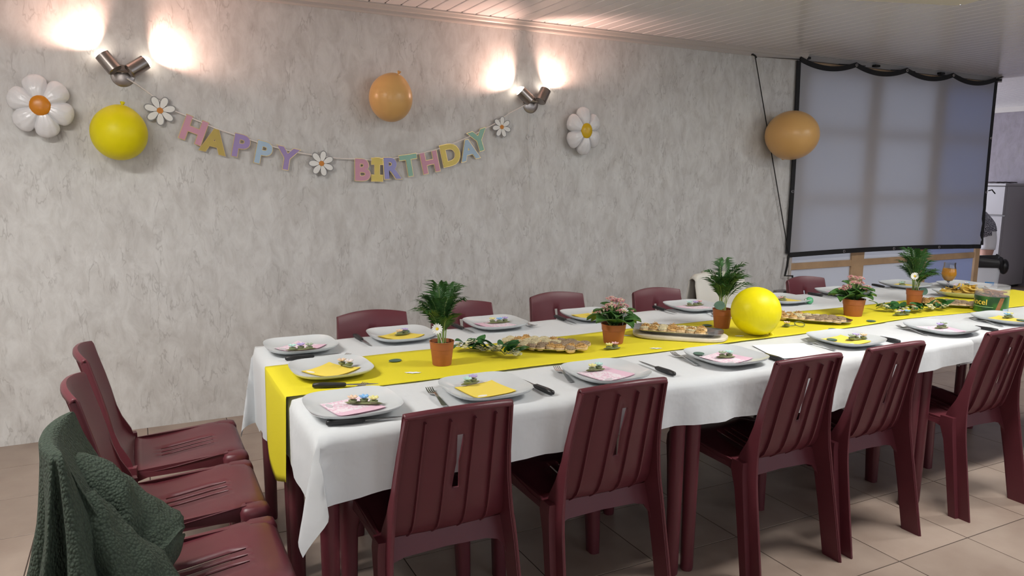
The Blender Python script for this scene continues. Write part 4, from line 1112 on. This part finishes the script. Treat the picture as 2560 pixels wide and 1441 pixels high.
palm(1804, 819, .265, .095, 18, 8, 'terracotta pot with spreading palm left of the yellow table balloon', (.035, -.01))
palm(2284, 763, .285, .11, 20, 12, 'terracotta pot with feathery palm near the pretzel tub', (0, 0))
def kalanchoe(px, py, lab, seed, s=1.0):
    p = at(px, py, RZ); t = thing('potted_kalanchoe', lab, 'potted plant', (p.x, p.y, RZ)); r = .054*s; h = .080*s
    hz = pot(t, r, h); rnd = random.Random(seed)
    lm = MB()
    def lf(u, v):
        w = .035*math.sin(PI*min(1, u*.93+.05))**.7*(1+.06*sin(u*26)); x = u*.088; y = (v*2-1)*w
        return (x, y, .02*sin(u*2.4)-.012*u*u*2+.012*abs(v*2-1)**2)
    lm.grid(lf, frange(0, 1, 11), frange(0, 1, 7)); me = lm.mesh('leaf', M_LEAF2, ang=80)
    for q in range(15):
        lay = q//7; a = q*2.399+rnd.uniform(-.2, .2); z = hz+.006+lay*.026; el = [.22, .45, .75][lay]+rnd.uniform(-.15, .15); sc_ = [1.15, .95, .7][lay]*s*rnd.uniform(.85, 1.1)
        solid(obj('leaf', me, t, (.012*cos(a), .012*sin(a), z), (rnd.uniform(-.3, .3), -el, a), sc_), .0016)
    sp_ = [(-.052, .0, .150), (-.03, -.02, .170), (.0, .02, .190), (.02, -.01, .186), (.05, .01, .158), (.060, -.02, .142), (.005, -.045, .145), (-.065, .01, .138), (.03, .03, .178)]
    for x, y, z in sp_:
        st = MB(); x*= s; y *= s; z *= s
        st.tube([(x*.2, y*.2, hz), (x*.6, y*.6, z*.75), (x, y, z-.006)], .0018, 5).build('flower_stalk', M_STEM, t)
        m = MB()
        for k in range(34):
            a = rnd.uniform(0, 2*PI); rr = .025*math.sqrt(rnd.random()); c = Vector((x+rr*cos(a), y+rr*sin(a), z+.006-rr*rr*18+rnd.uniform(-.002, .002))); mi = 0 if rnd.random() < .78 else 1
            for pk in range(4):
                b_ = pk*PI/2+k; m.add([c, c+Vector((cos(b_-.45)*.0050, sin(b_-.45)*.0050, .0014)), c+Vector((cos(b_)*.0078, sin(b_)*.0078, .0012)), c+Vector((cos(b_+.45)*.0050, sin(b_+.45)*.0050, .0014))], [(0, 1, 2, 3)], mi)
            m.ell(c-Vector((0, 0, .002)), (.0024, .0024, .003), 5, 3, mi)
        m.build('flower_cluster', [M_PINKF, M_CREAMF], t, smooth=False)
    return t
kalanchoe(1533, 857, 'terracotta pot of pink kalanchoe behind the clay flowers, left one', 4)
kalanchoe(2132, 789, 'terracotta pot of pink kalanchoe, right one near the leafy sprig', 9, 1.06)
def daisy_pick(px, py, pz, sx, sy, lab, s=1.0):
    """flower head at a pixel, at the depth of its pot; stick down to the soil"""
    head = aty(px, py, sy); t = thing('daisy_pick', lab, 'daisy', (head.x, head.y, head.z), 0, 'artificial daisies on sticks')
    d = Vector((-head.x, -head.y, EYE-head.z)).normalized(); M = (d+Vector((0, 0, .1))).normalized().to_track_quat('Z', 'Y').to_matrix().to_4x4()
    m = MB()
    for k in range(14):
        a = 2*PI*k/14; K = M @ Matrix.Rotation(a, 4, 'Z') @ Matrix.Rotation(R(-12), 4, 'Y')
        m.ell(K @ Vector((.0125*s, 0, 0)), (.009*s, .0036*s, .0011), 8, 4, 0, K.to_3x3())
    m.build('petals', M_WHITEF, t)
    MB().ell(M @ Vector((0, 0, .001)), (.0062*s, .0062*s, .003), 10, 6, 0, M.to_3x3()).build('disc', M_YELC, t)
    foot = Vector((sx, sy, pz))-head
    MB().tube([(0, 0, -.004), foot*.5, foot], .0011, 5).build('stick', M_WHITEF, t)
p1 = at(1105, 911, RZ); p2 = at(1533, 857, RZ); p3 = at(2132, 789, RZ); p4 = at(2284, 763, RZ); pm = at(1804, 819, RZ)
daisy_pick(1093, 823, RZ+.075, p1.x-.008, p1.y-.034, 'white daisy pick in the leftmost palm pot')
daisy_pick(1560, 781, RZ+.072, p2.x+.02, p2.y-.036, 'white daisy pick in the left kalanchoe pot')
daisy_pick(2165, 728, RZ+.078, p3.x+.03, p3.y-.038, 'white daisy pick in the right kalanchoe pot')
daisy_pick(2287, 691, RZ+.075, p4.x-.008, p4.y-.034, 'white daisy pick in the palm pot near the pretzel tub', 1.05)
for (px, py, pp, lab) in ((1800, 764, pm, 'round grey-green leaf stuck upright in the second palm pot'), (2309, 729, p4, 'round grey-green leaf stuck upright in the third palm pot')):
    q = aty(px, py, pp.y-.042); e = eucal((q.x, q.y, q.z), 0, lab, .98); e.rotation_euler = (R(78), 0, R(-28))

# ================================================================== LEAFY SPRIGS
def sprig(pts_px, lab, seed, nl, nb):
    P = [at(px, py, RZ+.012) for px, py in pts_px]; c = sum(P, Vector())/len(P); c.z = RZ
    t = thing('leaf_sprig', lab, 'sprig', c); rnd = random.Random(seed)
    Q = [p-c for p in P]
    path = []
    for i in range(len(Q)-1):
        for k in range(5): path.append(Q[i].lerp(Q[i+1], k/5)+Vector((0, 0, .006*sin(i*2+k))))
    path.append(Q[-1])
    MB().tube(path, .0018, 6).build('stem', mat('twig', (.14, .16, .06), .6), t)
    me = MB().grid(lambda u, v: (u*.064, (v*2-1)*.019*math.sin(PI*min(1, u*.94+.04))**.85, .006*sin(PI*u)+.004*abs(v*2-1)-.006*u*u), frange(0, 1, 8), frange(0, 1, 5)).mesh('leaf', M_LEAF3, ang=80)
    for q in range(nl):
        p = path[int((q+.5)/nl*(len(path)-1))]; a = rnd.uniform(0, 2*PI)
        obj('leaf', me, t, p+Vector((0, 0, rnd.uniform(.0, .012))), (rnd.uniform(-.6, .6), rnd.uniform(-.75, .0), a), rnd.uniform(.75, 1.15))
    for q in range(nb):
        p = path[int((q+.3)/nb*(len(path)-1))]; m = MB()
        ctr = p+Vector((rnd.uniform(-.022, .022), rnd.uniform(-.035, .005), rnd.uniform(.0, .02)))
        ctr.z = max(ctr.z, .008)
        for k in range(12):
            c_ = ctr+Vector((rnd.uniform(-.014, .014), rnd.uniform(-.014, .014), rnd.uniform(-.004, .010)))
            for j in range(4):
                b_ = j*PI/2+k; m.ell(c_+Vector((cos(b_)*.0036, sin(b_)*.0036, 0)), (.0040, .0040, .0020), 5, 3)
            m.tube([c_, ctr+Vector((0, 0, -.006))], .0008, 4)
        m.build('blossom', M_CREAMF, t)
sprig([(1150, 868), (1185, 870), (1225, 872), (1262, 885), (1300, 888)], 'green leafy sprig with cream blossoms beside the leftmost palm', 5, 28, 12)
sprig([(2190, 772), (2222, 773), (2260, 776), (2300, 775), (2340, 772), (2370, 766)], 'green leafy sprig with cream blossoms around the third palm pot', 6, 34, 11)

# ================================================================== PLATTERS AND FOOD
M_BREAD = mat('bread_crumb', (.72, .52, .28), .85, var=.2, vscale=60, bump=.4, bscale=140)
TOPS = {'g': mat('pale_spread', (.64, .56, .34), .8, var=.25, vscale=150, bump=.8, bscale=180), 'b': mat('brown_spread', (.34, .25, .16), .8, var=.35, vscale=150, bump=.9, bscale=170), 'o': mat('orange_shreds', (.66, .40, .14), .7, var=.3, vscale=200, bump=.9, bscale=220)}
def canape_mesh(kind, seed):
    rnd = random.Random(seed); b = MB(); n = 16; ph = [rnd.uniform(0, 6) for _ in range(3)]
    def rad(a, r): return r*(1+.06*sin(2*a+ph[0])+.05*sin(3*a+ph[1]))
    b.loft([[(rad(2*PI*k/n, r)*cos(2*PI*k/n), rad(2*PI*k/n, r)*.85*sin(2*PI*k/n), z) for k in range(n)] for r, z in ((.021, 0), (.0235, .002), (.0235, .007), (.0225, .0085))])
    t = MB(); rings = []
    for r, z in ((.0215, .008), (.0225, .0105), (.0185, .0125), (.010, .0135), (.002, .0138)):
        rings.append([(rad(2*PI*k/n, r)*cos(2*PI*k/n)*(1+rnd.uniform(-.06, .06)), rad(2*PI*k/n, r)*.85*sin(2*PI*k/n), z+rnd.uniform(-.0010, .0010)) for k in range(n)])
    t.loft(rings)
    if kind == 'o':
        for k in range(22):
            a = rnd.uniform(0, 6.28); rr = .013*math.sqrt(rnd.random()); c = Vector((rr*cos(a), rr*  .85*sin(a), .0135+rnd.uniform(0, .003))); d = Vector((rnd.uniform(-1, 1), rnd.uniform(-1, 1), rnd.uniform(-.3, .5))).normalized()*.006
            t.tube([c-d, c, c+d*.9-Vector((0, 0, .001))], .0009, 4)
    return b.mesh('bread', M_BREAD, ang=50), t.mesh('topping', TOPS[kind], ang=60)
CAN = {k: [canape_mesh(k, i*3+ord(k)) for i in range(2)] for k in 'gbo'}
KN = {'g': 'pale green spread', 'b': 'brown spread', 'o': 'orange shredded topping'}
def canape(x, y, z, kind, rnd, where):
    t = thing('canape', 'bread canape with %s %s' % (KN[kind], where), 'canape', (x, y, z), rnd.uniform(0, 6.28), 'canapes with %s %s' % (KN[kind], where))
    b, tp_ = CAN[kind][rnd.randrange(2)]; obj('bread', b, t); obj('topping', tp_, t)
    t.rotation_euler = (rnd.uniform(-.16, .16), rnd.uniform(-.16, .16), rnd.uniform(0, 6.28)); t.scale = (1.06, 1.06, 1.55)
def platter(name, cx, cy, z, a, b, rz, lab, rect=False):
    t = thing(name, lab, 'platter', (cx, cy, z), rz)
    e = 4.5 if rect else 2.3; n = 64
    def ring(s, zz):
        out = []
        for k in range(n):
            q = 2*PI*k/n; r = (abs(cos(q))**e+abs(sin(q))**e)**(-1/e); sc_ = 1+(.012*sin(q*10) if not rect else 0)
            out.append((a*s*r*cos(q)*sc_, b*s*r*sin(q)*sc_, zz))
        return out
    MB().loft([ring(.70, 0), ring(.80, .002), ring(.86, .012), ring(1.0, .016), ring(1.0, .018), ring(.85, .0145), ring(.78, .005), ring(.3, .004)]).build('platter_dish', M_STEEL, t, ang=50)
    return t
def fill(cx, cy, z, a, b, rz, rows, where, seed, step=.038):
    rnd = random.Random(seed); c_, s_ = cos(rz), sin(rz)
    nr = len(rows)
    for i, row in enumerate(rows):
        v = (i-(nr-1)/2)*step*.86
        for j, k in enumerate(row):
            if k == ' ': continue
            u = (j-(len(row)-1)/2)*step+(.5*step if i % 2 else 0)*0+rnd.uniform(-.003, .003)
            vv_ = v+rnd.uniform(-.003, .003)
            canape(cx+u*c_-vv_*s_, cy+u*s_+vv_*c_, z+rnd.uniform(.005, .008)+(.003 if abs(u) > a*.7 else 0), k, rnd, where)
A1 = R(-42)
q1 = at(1362, 862, RZ+.012)
platter('serving_platter', q1.x, q1.y, RZ, .182, .108, A1, 'oval silver platter of canapes between the first palm and kalanchoe')
fill(q1.x, q1.y, RZ, .195, .115, A1, ['ogbboob', 'goggbbboo', 'gggggbbbb', 'goggggbbb', 'oggobb'], 'on the oval platter by the leftmost palm', 1, .0395)
q2 = at(1692, 832, RZ+.02)
# marble board under the rectangular tray
bd = MB()
def bring(s, z): return [(s*.205*cos(a)*(abs(cos(a))**3+abs(sin(a))**3)**(-1/3)*(1+.03*sin(3*a)), s*.095*sin(a)*(abs(cos(a))**3+abs(sin(a))**3)**(-1/3)*(1+.10*sin(2*a+.8)), z) for a in [2*PI*k/48 for k in range(48)]]
bd.loft([bring(.96, 0), bring(1, .004), bring(1, .014), bring(.97, .018)])
A2 = R(-45)
o = bd.build('serving_board', mat('cream_board', (.72, .66, .55), .5, var=.12, vscale=12), loc=(q2.x+.005, q2.y-.01, RZ+.001), rot=(0, 0, A2))
tag(o, 'cream wavy-edged serving board under the rectangular tray', 'board')
platter('serving_tray', q2.x, q2.y, RZ+.0195, .20, .085, A2, 'rectangular polished steel tray of canapes left of the second palm', True)
fill(q2.x-.02*cos(A2), q2.y-.02*sin(A2), RZ+.0185, .19, .08, A2, ['gogoogo', 'oggogog', 'gogoggo'], 'on the rectangular steel tray', 2, .040)
q3 = at(2027, 796, RZ+.012); A3 = R(-52)
platter('serving_platter', q3.x, q3.y, RZ, .19, .10, A3, 'oval platter of canapes right of the yellow table balloon')
fill(q3.x, q3.y, RZ, .19, .10, A3, ['oogbbbb', 'oggbbbbb', 'ooggbbbb', 'goggbb'], 'on the platter right of the yellow balloon', 3, .040)
q4 = at(2372, 759, RZ+.012); A4 = R(-50)
platter('serving_platter', q4.x, q4.y, RZ, .19, .095, A4, 'oval platter of canapes behind the third palm pot')
fill(q4.x, q4.y, RZ, .2, .10, A4, ['oobbbb', 'ogbbbbb', 'oobbbbb', 'obbbb'], 'on the platter behind the third palm', 4, .040)
# chips on a white oval plate
q5 = at(2416, 733, TZ+.03); q5.z = TZ
dsh = thing('chip_dish', 'white oval dish of potato chips left of the pretzel tub', 'dish', (q5.x, q5.y, RZ+.001), R(-48))
MB().lathe([(0, .003), (.11, .003), (.135, .010), (.185, .034), (.188, .034), (.185, .030), (.13, .005), (.10, 0), (0, 0)], 48, sy=.62).build('dish', M_PLATE, dsh)
M_CHIP = mat('potato_chip', (.70, .47, .09), .6, var=.25, vscale=40)
CM = []
for s_ in range(3):
    rnd = random.Random(s_); m = MB(); ph = rnd.uniform(0, 6)
    m.grid(lambda r_, k: (r_*.030*cos(k*PI/8)*(1+.08*sin(k*PI/4+ph)), r_*.023*sin(k*PI/8), .008*(r_*cos(k*PI/8))**2-.004*(r_*sin(k*PI/8))**2), [0, .5, 1], list(range(17)))
    CM.append(m.mesh('chip', M_CHIP, ang=80))
rnd = random.Random(5)
for k in range(64):
    u = rnd.uniform(-1, 1); v = rnd.uniform(-1, 1)
    if u*u+v*v > 1: continue
    lay = .012+.052*(1-u*u-v*v)*rnd.random()**.6
    x, y = u*.135*cos(R(-48))-v*.085*sin(R(-48)), u*.135*sin(R(-48))+v*.085*cos(R(-48))
    o = solid(obj('potato_chip', CM[k % 3], None, (q5.x+x, q5.y+y, RZ+.006+lay), (rnd.uniform(-.6, .6), rnd.uniform(-.6, .6), rnd.uniform(0, 6.3))), .0015)
    tag(o, 'curled golden potato chip heaped in the white oval dish', 'chip', 'potato chips in the oval dish')
# pretzel tub
q6 = at(2497, 786, RZ); jr = project(q6+Vector((0, .08, 0)))[2]*37/F_PX; jh = jr*1.78
q6 = Vector((q6.x+jr*.5, q6.y+jr*.85, RZ))
tub = thing('pretzel_tub', 'clear plastic tub of pretzel sticks with green printed label', 'tub', q6)
M_TUB = mat('tub_plastic', (.92, .93, .95), .10, alpha=.10)
MB().lathe([(0, 0), (jr, 0), (jr, jh), (jr*.985, jh), (jr*.985, .003), (0, .003)], 48).build('tub_wall', M_TUB, tub)
MB().lathe([(jr*1.012, jh-.012), (jr*1.02, jh-.010), (jr*1.02, jh+.004), (0, jh+.004), (0, jh+.002), (jr*1.0, jh+.002), (jr*1.006, jh-.012)], 48).build('lid', M_TUB, tub)
lb = MB(); lh = jh*.63
lb.grid(lambda a, z: (jr*1.004*cos(a), jr*1.004*sin(a), z), frange(0, 2*PI, 65), [.004, lh*.45, lh])
def label_mat():
    m = bpy.data.materials.new('green_label'); m.use_nodes = True; nt = m.node_tree; N = nt.nodes; L = nt.links; b = N['Principled BSDF']; b.inputs['Roughness'].default_value = .35
    tc = N.new('ShaderNodeTexCoord'); n = N.new('ShaderNodeTexNoise'); n.inputs['Scale'].default_value = 9; L.new(tc.outputs['Object'], n.inputs['Vector'])
    r = N.new('ShaderNodeValToRGB'); e = r.color_ramp.elements; e[0].color = (.012, .06, .014, 1); e[1].color = (.07, .24, .025, 1); e[0].position = .38; e[1].position = .6
    L.new(n.outputs['Fac'], r.inputs[0]); L.new(r.outputs[0], b.inputs['Base Color']); return m
lbo = lb.build('label', label_mat(), tub)
view_a = math.atan2(-q6.y, -q6.x)
def on_label(name, poly, m, r=1.012, h=.0):
    mb = MB(); (a0, z0), (a1, z1), (a2, z2), (a3, z3) = poly
    def f(u, v):
        a = (a0+(a1-a0)*u)*(1-v)+(a3+(a2-a3)*u)*v; z = (z0+(z1-z0)*u)*(1-v)+(z3+(z2-z3)*u)*v
        return (jr*r*cos(a), jr*r*sin(a), z)
    mb.grid(f, frange(0, 1, 13), frange(0, 1, 9)); return mb.build(name, m, lbo, smooth=False)
def wrap_text(txt, ang, z, size, m):
    cu = bpy.data.curves.new('t', 'FONT'); cu.body = txt; cu.size = size; cu.offset = .0003; cu.align_x = 'CENTER'
    o = bpy.data.objects.new('t', cu); COL.objects.link(o); dg = bpy.context.evaluated_depsgraph_get(); me = bpy.data.meshes.new_from_object(o.evaluated_get(dg)); bpy.data.objects.remove(o)
    for v in me.vertices:
        a = ang+v.co.x/jr; v.co = Vector((jr*1.014*cos(a), jr*1.014*sin(a), z+v.co.y))
    me.materials.clear(); me.materials.append(m); return obj('lettering', me, lbo)
wrap_text('Ancel', view_a-.80, lh*.50, .042, mat('label_yellow', (.85, .62, .08), .5))
M_STK = mat('pretzel_brown', (.34, .14, .05), .5, var=.2, vscale=50)
for k in range(4):
    a0 = view_a+.22+.07*k; on_label('printed_stick', [(a0, lh*.08), (a0+.07, lh*.08), (a0+.36, lh*.95), (a0+.30, lh*.95)], M_STK, 1.010+.001*k)
on_label('printed_line', [(view_a-1.2, lh*.36), (view_a+.15, lh*.36), (view_a+.15, lh*.39), (view_a-1.2, lh*.39)], mat('pale_green', (.35, .6, .25), .5))
on_label('printed_panel', [(view_a+.75, lh*.05), (view_a+1.3, lh*.05), (view_a+1.3, lh*.30), (view_a+.75, lh*.30)], mat('pale_blue_print', (.45, .55, .7), .5))
rnd = random.Random(9)
stk = MB().tube([(-.052, 0, 0), (-.02, .0012, 0), (.02, -.001, 0), (.052, 0, 0)], .0042, 6).mesh('pretzel_stick', M_STK)
for k in range(60):
    a = rnd.uniform(0, 2*PI); rr = (jr-.062)*math.sqrt(rnd.random()) if k < 30 else (jr-.062)*.9
    zz = .008+(jh*.84-.01)*(k/60)
    o = obj('pretzel_stick', stk, None, q6+Vector((rr*cos(a), rr*sin(a), zz)), (0, rnd.uniform(-.35, .35), rnd.uniform(0, PI)))
    tag(o, 'thin brown pretzel stick piled inside the clear tub', 'pretzel', 'pretzel sticks in the tub')
# glass of orange juice
q7 = at(2369, 722, TZ+.003); k7 = project(q7)[2]/F_PX*16.5
gt = thing('juice_glass', 'stemmed glass of orange juice near the screen', 'glass', (q7.x, q7.y, TZ+.004)); u7 = k7
M_GLASS = mat('clear_glass', (1, 1, 1), .02, trans=1, ior=1.45)
MB().lathe([(0, 0), (u7*.95, 0), (u7*.95, .003), (.008, .008), (.006, .03), (.010, .036), (.006, .042), (.010, .048)], 28).build('stem', M_GLASS, gt)
prf = [(.004, .048), (u7*.55, .054), (u7*.92, .075), (u7*1.0, .098), (u7*.92, .125), (u7*.80, .150), (u7*.80, .172)]
MB().lathe(prf+[(r-.0015, z) for r, z in reversed(prf[1:])]+[(0, .051)], 36).build('bowl', M_GLASS, gt)
MB().lathe([(0, .053), (u7*.52, .056), (u7*.89, .077), (u7*.97, .098), (u7*.90, .124), (u7*.86, .132), (0, .132)], 32).build('orange_juice', mat('orange_juice', (.85, .38, .012), .3), gt)
# small things strewn on the table
clip_thing(at(1530, 874, RZ)+Vector((0, 0, .001)), R(-8), [CP['y'], CP['p']], 'yellow and pink clay flower clip in front of the left kalanchoe')
clip_thing(at(2253, 789, RZ)+Vector((0, 0, .001)), R(-8), [CP['y'], CP['l'], CP['b']], 'yellow, lilac and blue clay flower clip before the third palm')
cl = clip_thing(at(1965, 818, RZ)+Vector((0, 0, .001)), R(-20), [CP['o']], 'cream clay flower clip with wire ring right of the balloon')
MB().tube([(.05+.018*cos(2*PI*i/14), .013*sin(2*PI*i/14), .003+.006*(1+sin(2*PI*i/14))) for i in range(14)], .0016, 5, closed=True).build('wire_ring', mat('ring_green', (.18, .2, .08), .5), cl)
MB().tube([(.008, 0, .004), (.035, 0, .005)], .0016, 5).build('wire', mat('ring_green', (.18, .2, .08), .5), cl)
for px, py, lab in ((989, 903, 'round grey-green leaf on the runner left of the first palm'), (1768, 815, 'round grey-green leaf on the runner behind the steel tray'), (2083, 825, 'round grey-green leaf at the runner edge below the third platter'), (2178, 804, 'round grey-green leaf on the runner right of the second kalanchoe')):
    eucal(at(px, py, RZ)+Vector((0, 0, .0005)), R(20), lab)
def confetti(px, py, lab, s=1.0):
    p = at(px, py, RZ); poly = []
    for i in range(24):
        a = 2*PI*i/24; poly.append((.024*s*cos(a)*(1+.12*sin(5*a)), .008*s*sin(a)*(1+.35*sin(7*a))))
    o = MB().prism(poly, .0007, lambda a, b, c: (a, b, c)).build('paper_confetti', mat('white_paper', (.86, .88, .92), .8), loc=(p.x, p.y, RZ+.0012), rot=(0, 0, R(-25)))
    tag(o, lab, 'confetti', 'white paper cut-outs')
confetti(1032, 933, 'white paper cut-out on the runner in front of the first palm', 1.15)
confetti(1640, 872, 'white paper cut-out on the runner in front of the board')
confetti(1565, 840, 'white paper cut-out right behind the left kalanchoe pot', .8)
confetti(1849, 841, 'white paper cut-out at the foot of the yellow balloon', .8)
gp = at(2023, 762, TZ); gr = .021
gb = thing('glitter_ball', 'small mint green glitter ball on the cloth beside a plate', 'ball', (gp.x, gp.y, TZ+gr+.003))
MB().ell((0, 0, 0), (gr, gr, gr), 20, 14).build('ball', mat('mint_glitter', (.16, .60, .30), .25, metal=.3, bump=1, bscale=160), gb)
MB().lathe([(0, -.008), (.005, -.006), (.006, .006), (0, .008)], 10).xf(Matrix.Translation((-gr-.004, .006, .004)) @ Matrix.Rotation(R(90), 4, 'Y')).build('cap', M_STEEL, gb)
